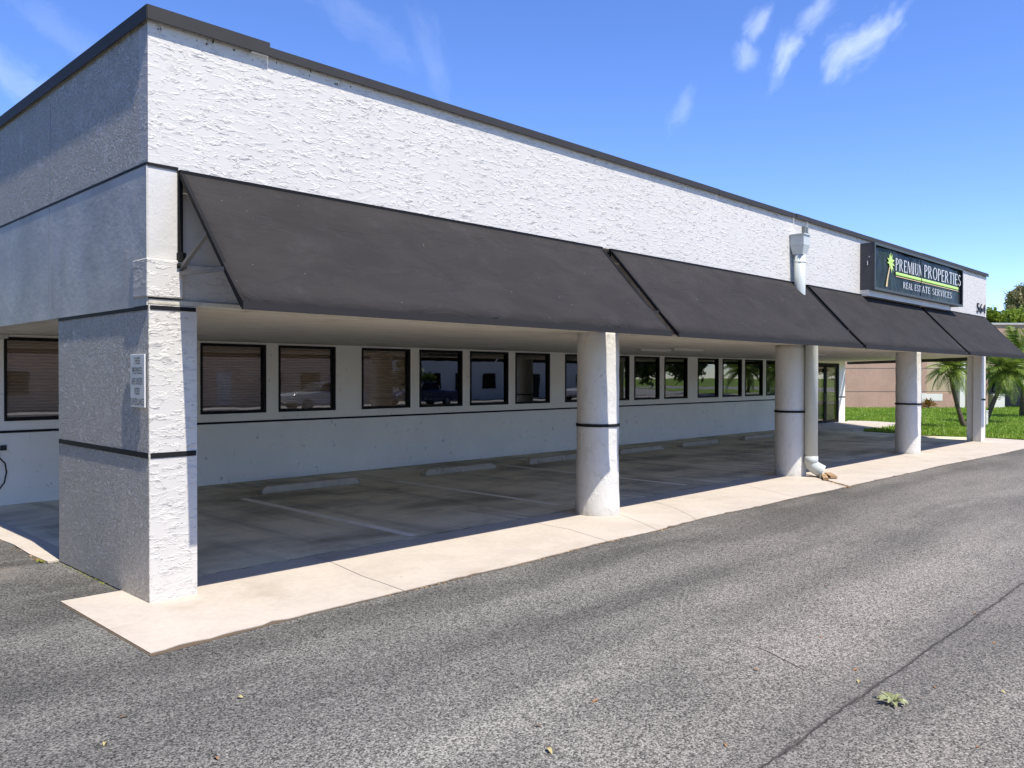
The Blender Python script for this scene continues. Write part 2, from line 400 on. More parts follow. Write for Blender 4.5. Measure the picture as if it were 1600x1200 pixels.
MT['sprig'] = mat('pale_green_leaf', leafy, a=(0.24, 0.27, 0.11), b=(0.38, 0.38, 0.20), trans=0.2, sc=14.0)
MT['dry'] = mat('dry_orange_leaf', simple, color=(0.27, 0.145, 0.065), rough=0.7)
MT['dryy'] = mat('dry_yellow_leaf', simple, color=(0.40, 0.33, 0.14), rough=0.7)
MT['pink'] = mat('terracotta_pink_wall', wallpaint, color=(0.47, 0.30, 0.225))
MT['tanw'] = mat('beige_wall', wallpaint, color=(0.50, 0.40, 0.26))
MT['cream'] = mat('cream_paint', wallpaint, color=(0.76, 0.73, 0.66), blot=0.06)
MT['brownw'] = mat('brown_wall', wallpaint, color=(0.20, 0.155, 0.13))
MT['brick'] = mat('street_tan_wall', wallpaint, color=(0.74, 0.52, 0.37))
MT['wood'] = mat('weathered_board', bark, a=(0.46, 0.31, 0.17), b=(0.20, 0.13, 0.07))
MT['roofedge'] = mat('grey_roof_edge', wallpaint, color=(0.46, 0.45, 0.43))
MT['rubber'] = mat('black_rubber', simple, color=(0.012, 0.012, 0.013), rough=0.5)
MT['fixture'] = mat('white_fixture', simple, color=(0.55, 0.52, 0.48), rough=0.4)
MT['inside'] = mat('dim_interior', simple, color=(0.10, 0.10, 0.10), rough=0.9)
MT['carblue'] = mat('blue_car_paint', simple, color=(0.012, 0.03, 0.075), rough=0.2, spec=0.6)
MT['carwhite'] = mat('silver_car_paint', simple, color=(0.52, 0.52, 0.52), rough=0.2, spec=0.6)
MT['moss'] = mat('yellow_green_moss', simple, color=(0.20, 0.22, 0.03), rough=0.9)
MT['street'] = mat('pale_street', concrete, color=(0.34, 0.33, 0.31), stain=0.3, stainc=(0.22, 0.21, 0.2))
MT['sidewalk'] = mat('far_pavement', concrete, color=(0.55, 0.51, 0.45))

# ------------------------------------------------------------------ geometry helpers
class MB:
    def __init__(self):
        self.v = []; self.f = []
    def poly(self, pts):
        i = len(self.v); self.v += [tuple(p) for p in pts]; self.f.append(tuple(range(i, i + len(pts)))); return self
    def box(self, x0, x1, y0, y1, z0, z1):
        i = len(self.v)
        self.v += [(x, y, z) for z in (z0, z1) for y in (y0, y1) for x in (x0, x1)]
        for q in ((0, 2, 3, 1), (4, 5, 7, 6), (0, 1, 5, 4), (2, 6, 7, 3), (0, 4, 6, 2), (1, 3, 7, 5)):
            self.f.append(tuple(i + k for k in q))
        return self
    def prism(self, pts, z0, z1):
        """pts: ccw outline seen from above"""
        n = len(pts); i = len(self.v)
        self.v += [(p[0], p[1], z0) for p in pts] + [(p[0], p[1], z1) for p in pts]
        self.f.append(tuple(i + k for k in reversed(range(n))))
        self.f.append(tuple(i + n + k for k in range(n)))
        for k in range(n):
            l = (k + 1) % n
            self.f.append((i + k, i + l, i + n + l, i + n + k))
        return self
    def bar(self, a, b, wd, ht, upv=(0, 0, 1)):
        a = Vector(a); b = Vector(b); d_ = (b - a).normalized()
        s = d_.cross(Vector(upv))
        if s.length < 1e-4: s = d_.cross(Vector((1, 0, 0)))
        s.normalize(); u = s.cross(d_).normalized()
        i = len(self.v)
        for p in (a, b):
            for sx, sy in ((-1, -1), (1, -1), (1, 1), (-1, 1)):
                self.v.append(tuple(p + s * (sx * wd / 2) + u * (sy * ht / 2)))
        for q in ((0, 1, 2, 3), (7, 6, 5, 4), (0, 4, 5, 1), (1, 5, 6, 2), (2, 6, 7, 3), (3, 7, 4, 0)):
            self.f.append(tuple(i + k for k in q))
        return self
    def tube(self, pts, rad, n=12, cap=True):
        pts = [Vector(p) for p in pts]
        if not hasattr(rad, '__len__'): rad = [rad] * len(pts)
        base = len(self.v); prev = None
        for k, p in enumerate(pts):
            t = (pts[min(k + 1, len(pts) - 1)] - pts[max(k - 1, 0)]).normalized()
            if prev is None:
                s = t.cross(Vector((0, 0, 1)))
                if s.length < 1e-3: s = Vector((1, 0, 0))
            else:
                s = prev - t * prev.dot(t)
            s.normalize(); prev = s; u = t.cross(s)
            for j in range(n):
                a = 2 * math.pi * j / n
                self.v.append(tuple(p + (s * math.cos(a) + u * math.sin(a)) * rad[k]))
        for k in range(len(pts) - 1):
            for j in range(n):
                l = (j + 1) % n
                self.f.append((base + k * n + j, base + k * n + l, base + (k + 1) * n + l, base + (k + 1) * n + j))
        if cap:
            self.f.append(tuple(base + j for j in reversed(range(n))))
            self.f.append(tuple(base + (len(pts) - 1) * n + j for j in range(n)))
        return self

def mesh_of(name, mb, off=(0, 0, 0), smooth=False):
    me = bpy.data.meshes.new(name)
    o = off
    me.from_pydata([(a - o[0], b - o[1], c - o[2]) for a, b, c in mb.v], [], mb.f)
    me.validate(); me.update()
    if smooth:
        for p in me.polygons: p.use_smooth = True
    return me
def base_of(o):
    v = Vector(o.location)
    while o.parent:
        o = o.parent; v += Vector(o.location)
    return v
def obj(name, mb, m, parent=None, smooth=False, bevel=0.0, **props):
    off = base_of(parent) if parent else (0, 0, 0)
    me = mesh_of(name, mb, off, smooth) if isinstance(mb, MB) else mb
    o = bpy.data.objects.new(name, me)
    if m is not None:
        me.materials.clear(); me.materials.append(MT[m] if isinstance(m, str) else m)
    col.objects.link(o)
    if parent: o.parent = parent
    if bevel:
        b = o.modifiers.new('bevel', 'BEVEL'); b.width = bevel; b.segments = 2; b.limit_method = 'ANGLE'
    for k, v in props.items(): o[k] = v
    return o
def thing(name, label, cat, loc=(0, 0, 0), rz=0.0, group=None):
    o = bpy.data.objects.new(name, None)
    o.empty_display_size = 0.2
    o.location = loc; o.rotation_euler = (0, 0, rz)
    col.objects.link(o)
    o['label'] = label; o['category'] = cat
    if group: o['group'] = group
    return o
def solo(name, mb, m, label, cat, group=None, smooth=False, bevel=0.0):
    o = obj(name, mb, m, None, smooth, bevel)
    o['label'] = label; o['category'] = cat
    if group: o['group'] = group
    return o
def structure(name, mb, m, **k):
    return obj(name, mb, m, None, kind='structure', **k)
def sheet(pts, z):
    return MB().poly([(p[0], p[1], z) for p in pts])
def jitter_line(a, b, n, amp, seed):
    r = random.Random(seed)
    a = Vector(a); b = Vector(b); nrm = Vector((-(b - a).y, (b - a).x)).normalized()
    out = []
    for k in range(n + 1):
        t = k / n
        out.append(a.lerp(b, t) + nrm * (r.uniform(-amp, amp) if 0 < k < n else 0))
    return [tuple(p) for p in out]

# ================================================================== THE GROUND
structure('ground', MB().poly([(-400, -400, -0.10), (600, -400, -0.10), (600, 600, -0.10), (-400, 600, -0.10)]), 'lawn')
structure('asphalt_lot', sheet([(-40, -10.5), (95, -10.5), (95, -1.9), (27.2, -1.45), (27.2, 16), (-40, 16)], -0.012), 'asphalt')

# front apron: pale slabs parted by cracks
front_pts = [(-0.53, -1.37), (0.97, -1.27), (2.2, -1.26), (3.4, -1.27), (5.0, -1.19), (6.2, -1.22), (7.5, -1.14), (9.0, -1.2), (10.4, -1.19), (11.6, -1.25), (12.3, -1.24), (14.0, -1.27), (15.6, -1.32), (17.4, -1.31), (19.5, -1.42), (22.0, -1.52), (24.0, -1.55), (26.0, -1.5), (27.4, -1.38)]
def front_y(x):
    for (x0, y0), (x1, y1) in zip(front_pts, front_pts[1:]):
        if x0 <= x <= x1: return y0 + (y1 - y0) * (x - x0) / (x1 - x0)
    return -1.3
BACK = 0.62
cuts = [[(2.08, BACK), (2.05, 0.2), (1.93, -0.5), (1.90, -0.9), (1.87, None)],
        [(5.46, BACK), (5.38, 0.1), (5.36, -0.35), (5.22, -0.8), (5.1, None)],
        [(6.95, BACK), (6.80, -0.1), (6.45, -0.75), (6.15, None)],
        [(8.45, BACK), (8.16, 0.2), (7.85, -0.4), (7.40, -0.95), (7.2, None)],
        [(11.4, BACK), (11.0, 0.05), (10.6, -0.65), (10.25, None)],
        [(13.75, BACK), (13.45, 0.0), (13.0, -0.45), (12.55, -0.95), (12.30, None)],
        [(19.3, BACK), (18.87, -0.27), (18.1, -0.8), (17.4, None)]]
cuts = [[(x, front_y(x) if y is None else y) for x, y in c] for c in cuts]
apron = structure('concrete_apron', MB().prism([(-0.545, -1.385)] + [(x, y - .018) for x, y in front_pts[1:]] + [(27.3, 0.60), (-0.545, 0.60)], -0.09, -0.0085), 'dirt')
def slab(left, right, gl, gr, first, last):
    L = [(x + gl, y) for x, y in left]; Rr = [(x - gr, y) for x, y in right]
    fr = [p for p in front_pts if L[-1][0] + 0.05 < p[0] < Rr[-1][0] - 0.05]
    dense = [L[-1]]
    for p in fr + [Rr[-1]]:
        a = dense[-1]; n = max(1, int((p[0] - a[0]) / 0.11))
        for k in range(1, n + 1):
            dense.append((a[0] + (p[0] - a[0]) * k / n, a[1] + (p[1] - a[1]) * k / n + ((random.uniform(-.004, .012) + (random.uniform(.0, .045) if random.random() < .14 else 0)) if k < n else 0)))
    pts = L + dense[1:] + list(reversed(Rr))[1:]
    return MB().prism(pts, -0.0075, 0.0)
left_edge = [(-0.53, 0.64), (-0.53, 0.0), (-0.53, -1.33)]
right_edge = [(27.55, BACK), (27.6, 0.2), (27.35, -1.2)]
edges = [left_edge] + cuts + [right_edge]
for k in range(len(edges) - 1):
    gl = 0.0 if k == 0 else (0.055 if k == 6 else 0.005)
    gr = 0.0 if k == len(edges) - 2 else (0.055 if k == 5 else 0.005)
    obj('concrete_slab', slab(edges[k], edges[k + 1], gl, gr, k == 0, False), 'apron', apron)

# parking floor behind the apron
back_line = jitter_line((27.3, 0.62), (0.03, 0.64), 90, 0.012, 5)
floor_pts = [(0.02, 0.64), ] + list(reversed(back_line))[1:] + [(27.55, 0.7), (27.31, 1.52), (27.19, 2.26), (27.67, 3.33), (27.9, 4.5), (33.0, 4.9), (33.0, 7.25), (-0.06, 7.25), (-0.10, 6.2), (-0.06, 5.2), (-0.09, 4.4), (-0.05, 3.6), (-0.08, 3.0), (-0.03, 2.45), (0.02, 2.40)]
pf = structure('parking_floor', MB().prism([(p[0], p[1] + (0.012 if p[1] < 0.7 else 0)) for p in floor_pts], -0.06, -0.002), 'floor')
for x, y0, y1, wd in ((3.63, 0.75, 5.22, .15), (6.82, 1.1, 5.25, .14), (10.28, 0.95, 5.7, .14), (13.54, 0.75, 5.4, .09), (16.8, 0.8, 5.4, .09), (20.1, 0.8, 5.4, .09), (23.4, 0.8, 5.4, .09)):
    obj('parking_line', MB().poly([(x - wd / 2, y0, 0.002), (x + wd / 2, y0, 0.002), (x + wd / 2 + .005, y1, 0.002), (x - wd / 2 + .005, y1, 0.002)]), 'line', pf)
structure('side_kerb', MB().prism([(-0.11, 2.42), (0.22, 2.42), (0.24, 7.1), (-0.16, 7.1), (-0.13, 5.5), (-0.15, 4.6), (-0.10, 3.7), (-0.13, 3.0)], -0.05, 0.006), 'apron')
structure('entrance_path', MB().prism([(26.9, 5.75), (27.6, 4.75), (29.2, 4.62), (30.7, 4.45), (33.4, 4.9), (34.0, 6.6), (33.6, 7.4), (32.9, 7.19), (27.2, 7.19)], -0.05, 0.07), 'apron', bevel=0.015)

jm = MB(); jl = jitter_line((0.1, 0.66), (27.2, 0.645), 260, 0.02, 9); rj = random.Random(4)
for (xa, ya), (xb, yb) in zip(jl, jl[1:]):
    wj = rj.uniform(.004, .016) * (0 if rj.random() < .12 else 1)
    if wj: jm.poly([(xa, ya - wj / 2, .0015), (xb, yb - wj / 2, .0015), (xb, yb + wj / 2, .0015), (xa, ya + wj / 2, .0015)])
obj('floor_joint', jm, 'dirt', pf, kind='stuff')
# lawn rising a little towards the neighbour
NX, NY = 60, 46
mb = MB()
lawn_edge = [(27.45, -1.25), (27.6, 0.3), (27.36, 1.52), (27.24, 2.26), (27.72, 3.33), (27.95, 4.55), (30.7, 4.5), (33.5, 4.95), (34.05, 6.6), (33.6, 7.5), (33.6, 40), (110, 40), (110, -60), (60, -3.2), (40, -2.1)]
structure('lawn', MB().prism(list(reversed(lawn_edge))[::-1], -0.08, 0.03), 'lawn')

# ================================================================== THE BUILDING
W = 7.2
bl = thing('office_building', 'long white stucco office building with dark coping and covered parking under its raised front', 'building', (0, 0, 0))
ZS, ZB, ZT = 2.67, 3.90, 5.21          # soffit, awning head, wall top
# right end runs back on the slant
A0, A1 = (26.05, 0.0), (32.8, 7.2)
# upper front wall, above the awnings
obj('front_wall', MB().box(0, 26.05, 0, 0.20, ZB, ZT), 'stucco', bl)
# recessed wall behind the awnings
obj('recessed_wall', MB().box(0.27, 25.80, 0.10, 0.20, ZS + .05, ZB), 'smooth', bl)
obj('recessed_wall_base', MB().box(0.31, 25.80, 0.075, 0.0995, ZS + .052, 3.06), 'stucco', bl)
# corner pieces beside the awnings
obj('corner_post', MB().box(0.0, 0.268, 0.006, 0.30, 3.08, ZB - .002), 'smooth', bl, bevel=0.008)
obj('corner_block', MB().box(-0.022, 0.305, -0.022, 0.30, 2.735, 3.08), 'stucco', bl, bevel=0.012)
obj('corner_post', MB().box(25.80, 26.05, 0.006, 0.30, ZS + .055, ZB - .002), 'smooth', bl, bevel=0.008)
# front lip of the soffit
obj('soffit_lip', MB().box(0.0, 26.25, 0.0, 0.30, ZS, ZS + .05), 'lip', bl, bevel=0.01)
obj('soffit', MB().prism([(0.02, 0.30), (26.50, 0.30), (32.95, 7.19), (0.02, 7.19)], ZS + 0.002, ZS + .06), 'soffit', bl)
e1 = Vector((26.25, 0.0)); e2 = Vector((33.0, 7.2)); en = Vector((7.2, -6.75)).normalized() * 0.16
obj('end_fascia', MB().prism([tuple(e1 + Vector((0, .01))), tuple(e1 + en * .02), tuple(e2 + en), tuple(e2)], 2.555, ZS - .003), 'coping', bl)
# left side: rough upper wall, smooth band, control joint
obj('side_wall', MB().box(0.0, 0.20, 0.2005, 16, 3.93, ZT), 'stucco_side', bl)
obj('side_band', MB().box(-0.012, 0.20, 0.3005, 16, 2.655, 3.905), 'band', bl)
obj('corner_band', MB().box(-0.012, -0.0005, 0.008, 0.3002, 3.0805, 3.905), 'band', bl)
obj('corner_band', MB().box(-0.012, -0.0005, 0.008, 0.3002, 2.66, 2.734), 'band', bl)
jb = MB().box(-0.0015, 0.0, 2.645, 2.655, 3.95, 5.05); jb.box(-0.0135, -0.012, 2.645, 2.655, 2.70, 3.89)
obj('control_joint', jb, 'vent', bl)
# roof and closing walls
obj('roof_deck', MB().prism([(0.2, 0.2), (25.9, 0.2), (32.6, 7.2), (32.6, 16), (0.2, 16)], 4.9, 5.0), 'coping', bl)
obj('end_wall', MB().prism([(26.05, 0.2), (26.05, 0.02), (32.8, 7.2), (32.8, 16), (32.6, 16), (32.6, 7.3)], ZS + .065, ZT), 'stucco', bl)
obj('back_wall', MB().box(0.2, 32.6, 15.8, 16, 0, ZT), 'smooth', bl)
iw = MB(); iw.box(0.02, 0.2, 7.36, 15.8, 0, 2.65); iw.box(32.62, 32.8, 7.36, 15.8, 0, 2.65); iw.box(0.2, 32.62, 11.0, 11.1, 0, 2.65); iw.box(0.2, 32.62, 7.36, 15.8, 2.66, 2.72); iw.box(0.2, 32.62, 7.36, 15.8, -0.05, 0.01)
obj('interior_shell', iw, 'inside', bl)

# ground-floor wall with its window and door openings
WX0 = [.68, 2.25, 3.84, 5.43, 7.41, 9.0, 10.57, 12.15, 14.10, 15.71, 17.29, 18.89, 20.84, 22.44, 24.0, 25.59]
WW, WZ0, WZ1 = 1.32, 1.31, 2.63
holes = [(x, x + WW, WZ0, WZ1) for x in WX0] + [(29.55, 32.12, 0.075, 2.58)]
def holed_wall(x0, x1, z0, z1, y, th, holes):
    m = MB(); xs = sorted({x0, x1} | {h[0] for h in holes} | {h[1] for h in holes}); zs = sorted({z0, z1} | {h[2] for h in holes} | {h[3] for h in holes})
    for a, b in zip(xs, xs[1:]):
        for c, d_ in zip(zs, zs[1:]):
            if any(h[0] <= a and b <= h[1] and h[2] <= c and d_ <= h[3] for h in holes): continue
            m.poly([(a, y, c), (b, y, c), (b, y, d_), (a, y, d_)])
            m.poly([(a, y + th, d_), (b, y + th, d_), (b, y + th, c), (a, y + th, c)])
    for a, b, c, d_ in holes:
        m.poly([(a, y, c), (a, y + th, c), (b, y + th, c), (b, y, c)]); m.poly([(a, y, d_), (b, y, d_), (b, y + th, d_), (a, y + th, d_)])
        m.poly([(a, y, c), (a, y, d_), (a, y + th, d_), (a, y + th, c)]); m.poly([(b, y, d_), (b, y, c), (b, y + th, c), (b, y + th, d_)])
    m.poly([(x0, y, z0), (x0, y, z1), (x0, y + th, z1), (x0, y + th, z0)]); m.poly([(x1, y, z1), (x1, y, z0), (x1, y + th, z0), (x1, y + th, z1)])
    return m
obj('parking_wall', holed_wall(0.02, 32.8, 0.0, ZS - .002, W, 0.16, holes), 'wall', bl)
sb = MB(); sb.box(0.02, 29.4, W - .012, W - .001, 1.125, 1.165); sb.box(32.2, 32.8, W - .014, W - .001, 1.125, 1.165)
obj('trim_strip', sb, 'trim', bl)
br = random.Random(3)
for k, x in enumerate(WX0):
    m = MB(); a, b, c, d_ = x, x + WW, WZ0, WZ1; t = 0.055; y0, y1 = W - .018, W + .07
    m.box(a + .002, b - .002, y0, y1, d_ - t, d_ - .002); m.box(a + .002, b - .002, y0, y1, c + .002, c + t)
    m.box(a + .002, a + t - .015, y0, y1, c + t, d_ - t); m.box(b - t, b - .002, y0, y1, c + t, d_ - t)
    wf = obj('window', m, 'frame', bl)
    brown = k < 5
    obj('pane', MB().box(a + t - .012, b - t + .003, W + .045, W + .052, c + t - .003, d_ - t + .003), 'glass_clear' if brown else 'glass', wf)
    if brown:
        obj('blind', MB().box(a + .04, b - .06, W + .105, W + .115, c + .03, d_ - .01), 'blind', wf)
    elif k in (7, 10, 15):
        s = .5 if k == 7 else .2
        obj('blind', MB().box(a + .04 + s * 1.0, b - .06, W + .105, W + .115, c + .03, d_ - .01), 'vblind', wf)
# entrance doors
df = MB(); a, b, z0, z1 = 29.55, 32.12, 0.075, 2.58
df.box(a, a + .09, W - .02, W + .08, z0, z1); df.box(b - .10, b, W - .02, W + .08, z0, z1); df.box(a + .09, b - .10, W - .02, W + .08, z1 - .08, z1)
dfo = obj('door_frame', df, 'frame', bl)
for x0, x1, hx in ((29.645, 30.76, 30.66), (30.84, 32.015, 30.96)):
    m = MB(); m.box(x0, x0 + .09, W, W + .05, .085, 2.49); m.box(x1 - .09, x1, W, W + .05, .085, 2.49); m.box(x0 + .09, x1 - .09, W, W + .05, 2.41, 2.49); m.box(x0 + .09, x1 - .09, W, W + .05, .085, .20)
    do = obj('door', m, 'frame', bl)
    obj('pane', MB().box(x0 + .085, x1 - .085, W + .02, W + .028, .195, 2.415), 'glass_clear', do)
    obj('handle', MB().tube([(hx, W - .002, 1.0), (hx, W - .05, 1.0), (hx, W - .05, 1.3), (hx, W - .002, 1.3)], .012, 8), 'vent', do)
    obj('blind', MB().box(x0 + .09, x1 - .09, W + .10, W + .11, .2, 2.4), 'blind', do)
obj('door_mullion', MB().box(30.765, 30.835, W - .015, W + .07, .08, 2.49), 'frame', bl)
# black stripes pressed into the plaster
obj('trim_strip', MB().box(0.0, .27, -.006, .02, 3.9005, 3.928), 'trim', bl)
obj('trim_strip', MB().box(-.016, 0.03, 0.0, 16, 3.9055, 3.9295), 'trim', bl)
# the corner pier
pier = obj('pier', MB().box(0.0, 0.44, 0.0, 2.405, 0.0, ZS - .002), 'stucco_side', bl)
obj('pier_front', MB().box(0.004, 0.44, -0.005, 0.0, 0.0, ZS - .002), 'stucco', pier)
for z0, z1 in ((1.292, 1.340), (2.622, 2.660)):
    obj('trim_strip', MB().box(-.006, .0, 0.012, 2.39, z0, z1), 'trim', pier)
    obj('trim_strip', MB().box(0.012, .43, -.011, -.005, z0, z1), 'trim', pier)
# end pier at the far corner
ep = obj('pier', MB().box(25.60, 26.05, 0.0, 0.23, 0.0, ZS - .002), 'stucco_col', bl)
obj('pier_wing', MB().box(25.68, 26.05, 0.235, 0.43, 0.0, ZS - .002), 'stucco_col', ep)
for z0, z1 in ((1.292, 1.340),):
    obj('trim_strip', MB().box(25.61, 26.04, -.008, .0, z0, z1), 'trim', ep)
# round columns
COLS = [(6.66, 0.19), (13.20, 0.31), (19.95, 0.27)]
for k, (cx, cy) in enumerate(COLS):
    r = 0.31; m = MB(); prof = []
    rr = random.Random(k + 11)
    for j in range(29):
        z = (ZS + (.05 if k != 1 else -.002)) * j / 28
        prof.append((z, r + 0.003 * math.sin(j * 1.1 + k) + (0.02 * max(0, 1 - z / .9) if k == 0 else 0)))
    n = 56
    for z, q in prof:
        for i in range(n):
            an = 2 * math.pi * i / n
            m.v.append((cx + (q + .004 * math.sin(3 * an + z * 2 + k)) * math.cos(an), cy + (q + .004 * math.sin(3 * an + z * 2 + k)) * math.sin(an), z))
    for j in range(28):
        for i in range(n):
            l = (i + 1) % n
            m.f.append((j * n + i, j * n + l, (j + 1) * n + l, (j + 1) * n + i))
    m.f.append(tuple(28 * n + i for i in range(n)))
    co = obj('column', m, 'stucco_col', bl, smooth=True)
    tb = MB()
    for zz in (1.292, 1.337):
        for i in range(n):
            an = 2 * math.pi * i / n; tb.v.append((cx + (r + .0145) * math.cos(an), cy + (r + .0145) * math.sin(an), zz))
    for i in range(n):
        l = (i + 1) % n; tb.f.append((i, l, n + l, n + i))
    obj('trim_strip', tb, 'trim', co, smooth=True)
# metal coping in lengths
segs = [(-.026, 1.16, 5.172, 5.300, -.062), (1.165, 9.70, 5.172, 5.262, -.05), (9.706, 12.63, 5.165, 5.257, -.05), (12.65, 13.26, 5.165, 5.262, -.055), (13.28, 20.0, 5.165, 5.262, -.05), (20.006, 26.10, 5.170, 5.27, -.05)]
for a, b, z0, z1, y in segs:
    m = MB(); m.box(a, b, y, y + .006, z0, z1); m.box(a, b, y + .006, .30, z1 - .008, z1); m.box(a, b, y - .008, y, z0, z0 + .012)
    obj('coping', m, 'coping', bl)
obj('coping_clip', MB().box(.98, 1.155, -.045, -.001, 5.168, 5.176), 'signwhite', bl)
for a, b in ((.30, 5.3), (5.305, 16.0)):
    m = MB(); m.box(-.032, -.026, a, b, 5.172, 5.300); m.box(-.026, .25, a, b, 5.292, 5.300)
    obj('coping', m, 'coping', bl)
obj('coping', MB().box(-.032, -.0265, -.055, .298, 5.172, 5.300), 'coping', bl)
# plinth under the sign
obj('sign_plinth', MB().box(15.98, 21.75, -.20, 0.0, 3.86, 3.995), 'smooth', bl)
# small dark drips of paint loss under the coping
dm = MB(); rr = random.Random(5)
for k in range(26):
    x = rr.uniform(.08, 2.6) if k < 18 else rr.uniform(3, 20); s = rr.uniform(.006, .018); z = rr.uniform(5.10, 5.165); h = rr.uniform(.01, .035)
    dm.poly([(x, -.002, z), (x + s, -.002, z + h * .3), (x + s * .7, -.002, z + h), (x - s * .3, -.002, z + h * .8)])
obj('chipped_paint', dm, 'dirt', bl, kind='stuff')

# ================================================================== AWNINGS
AWN = [(0.27, 6.47, 'long first'), (6.66, 13.05, ''), (13.21, 19.74, ''), (19.93, 25.80, '')]
alab = ['long charcoal cloth awning nearest the white corner of the building', 'charcoal cloth awning above the second and third parking bays, between first gap and downspout',
        'charcoal cloth awning just right of the downspout, under the left half of the lit sign', 'charcoal cloth awning at the far end of the front, below the house number']
D, ZL, ZH = 1.20, 2.635, 3.885
def awning_pt(x, t, s, W_):
    """t from head to foot; a slack between the arms"""
    sag = 0.018 * math.sin(math.pi * t) * (0.6 + 0.4 * math.sin(x * 2.1))
    return (x, -0.03 - (D - .03) * t, ZH + (ZL - ZH) * t - sag)
for k, (x0, x1, _) in enumerate(AWN):
    t = thing('awning', alab[k], 'awning', (x0, 0, ZH), 0, 'charcoal awnings along the front')
    m = MB(); nx, nt = 40, 10
    for j in range(nt + 1):
        for i in range(nx + 1):
            m.v.append(awning_pt(x0 + (x1 - x0) * i / nx, j / nt, 0, 0))
    for j in range(nt):
        for i in range(nx):
            q = j * (nx + 1) + i; m.f.append((q, q + nx + 1, q + nx + 2, q + 1))
    # notch in the cloth of the second awning is hidden behind the pipe
    o = obj('cloth', m, 'awning', t, smooth=True)
    so = o.modifiers.new('solid', 'SOLIDIFY'); so.thickness = .006; so.offset = -1
    obj('head_rail', MB().box(x0, x1, -.045, -.002, ZH - .03, ZH + .016), 'awn_dark', t)
    obj('front_bar', MB().box(x0 - .003, x1 + .003, -D - .018, -D + .012, ZL - .062, ZL + .006), 'awn_bar', t)
    for x in (x0 + .016, x1 - .016):
        obj('side_bar', MB().bar((x, -.05, ZH - .038), (x, -D + .02, ZL - .03), .034, .04), 'awn_dark', t)
        sr = MB(); sr.box(x - .02, x + .02, -.02, .099, 2.98, ZH - .035); obj('wall_rail', sr, 'awn_dark', t)
        obj('strut', MB().bar((x, .03, 2.98), (x, -.55, 3.27), .035, .035), 'strut', t)
        obj('brace', MB().bar((x, .05, 2.965), (x, -.88, 2.93), .035, .035), 'strut', t)
        hb = MB().box(x - .03, x + .03, -.06, .02, 3.07, 3.15); hb.tube([(x - .04, -.03, 3.03), (x + .04, -.03, 3.03)], .022, 8)
        obj('bracket', hb, 'awn_dark', t)
    for x in np.arange(x0 + 1.55, x1 - .8, 1.55):
        obj('rafter', MB().bar((x, -.06, ZH - .07), (x, -D + .03, ZL - .05), .03, .03), 'awn_dark', t)

# ================================================================== SIGN CABINET
X0, X1, Z0, Z1, YD = 15.98, 22.48, 4.00, 5.055, -.31
sg = thing('sign_cabinet', 'wide dark box sign reading PREMIUM PROPERTIES high on the white wall', 'sign', (X0, 0, Z0))
m = MB(); m.box(X0, X0 + .02, YD, -.002, Z0, Z1); m.box(X1 - .02, X1, YD, -.002, Z0, Z1); m.box(X0 + .02, X1 - .02, YD, -.002, Z0, Z0 + .02); m.box(X0 + .02, X1 - .02, YD, -.002, Z1 - .02, Z1); m.box(X0 + .02, X1 - .02, -.06, -.05, Z0 + .02, Z1 - .02)
obj('cabinet', m, 'cabinet', sg)
m = MB(); e = .055
m.box(X0 - .006, X0 + e, YD - .02, YD - .001, Z0 - .006, Z1 + .006); m.box(X1 - e, X1 + .006, YD - .02, YD - .001, Z0 - .006, Z1 + .006); m.box(X0 + e, X1 - e, YD - .02, YD - .001, Z0 - .006, Z0 + .05); m.box(X0 + e, X1 - e, YD - .02, YD - .001, Z1 - .05, Z1 + .006)
obj('retainer_frame', m, 'cab_edge', sg)
FY = YD + .035
XM = 19.15
def face(x0, x1, seed):
    m = MB(); n = 60; r = random.Random(seed); ph = [r.uniform(0, 6) for _ in range(4)]
    top = []
    for i in range(n + 1):
        u = i / n
        dip = 0.022 * (1 + math.sin(u * 13 + ph[0])) * .5 + .03 * max(0, math.sin(u * 6 + ph[1])) ** 3
        top.append(Z1 - .035 - dip)
    zs = 8
    for i in range(n + 1):
        x = x0 + (x1 - x0) * i / n
        for j in range(zs + 1):
            z = Z0 + .045 + (top[i] - Z0 - .045) * j / zs
            y = FY - .012 * math.sin(i / n * 9 + ph[2]) * (j / zs) ** 2 - .006 * math.sin(i / n * 4 + ph[3])
            m.v.append((x, y, z))
    for i in range(n):
        for j in range(zs):
            q = i * (zs + 1) + j; m.f.append((q, q + zs + 1, q + zs + 2, q + 1))
    return m
f1 = obj('face_panel', face(X0 + .17, XM - .035, 1), 'signface', sg, smooth=True)
f2 = obj('face_panel', face(XM + .01, X1 - .06, 4), 'signface', sg, smooth=True)
obj('backing', MB().box(X0 + .03, X1 - .03, FY + .03, FY + .04, Z0 + .03, Z1 - .03), 'black', sg)
pm = MB().tube([(X0 - .003, -.17, 4.60), (X0 - .002, -.17, 4.60)], .05, 16); obj('switch_plate', pm, 'black', sg)
obj('switch', MB().box(X0 - .012, X0 - .004, -.18, -.16, 4.555, 4.645), 'white', sg)
obj('bolt', MB().tube([(X0 - .006, -.205, 4.74), (X0 - .001, -.205, 4.74)], .012, 8), 'white', sg)

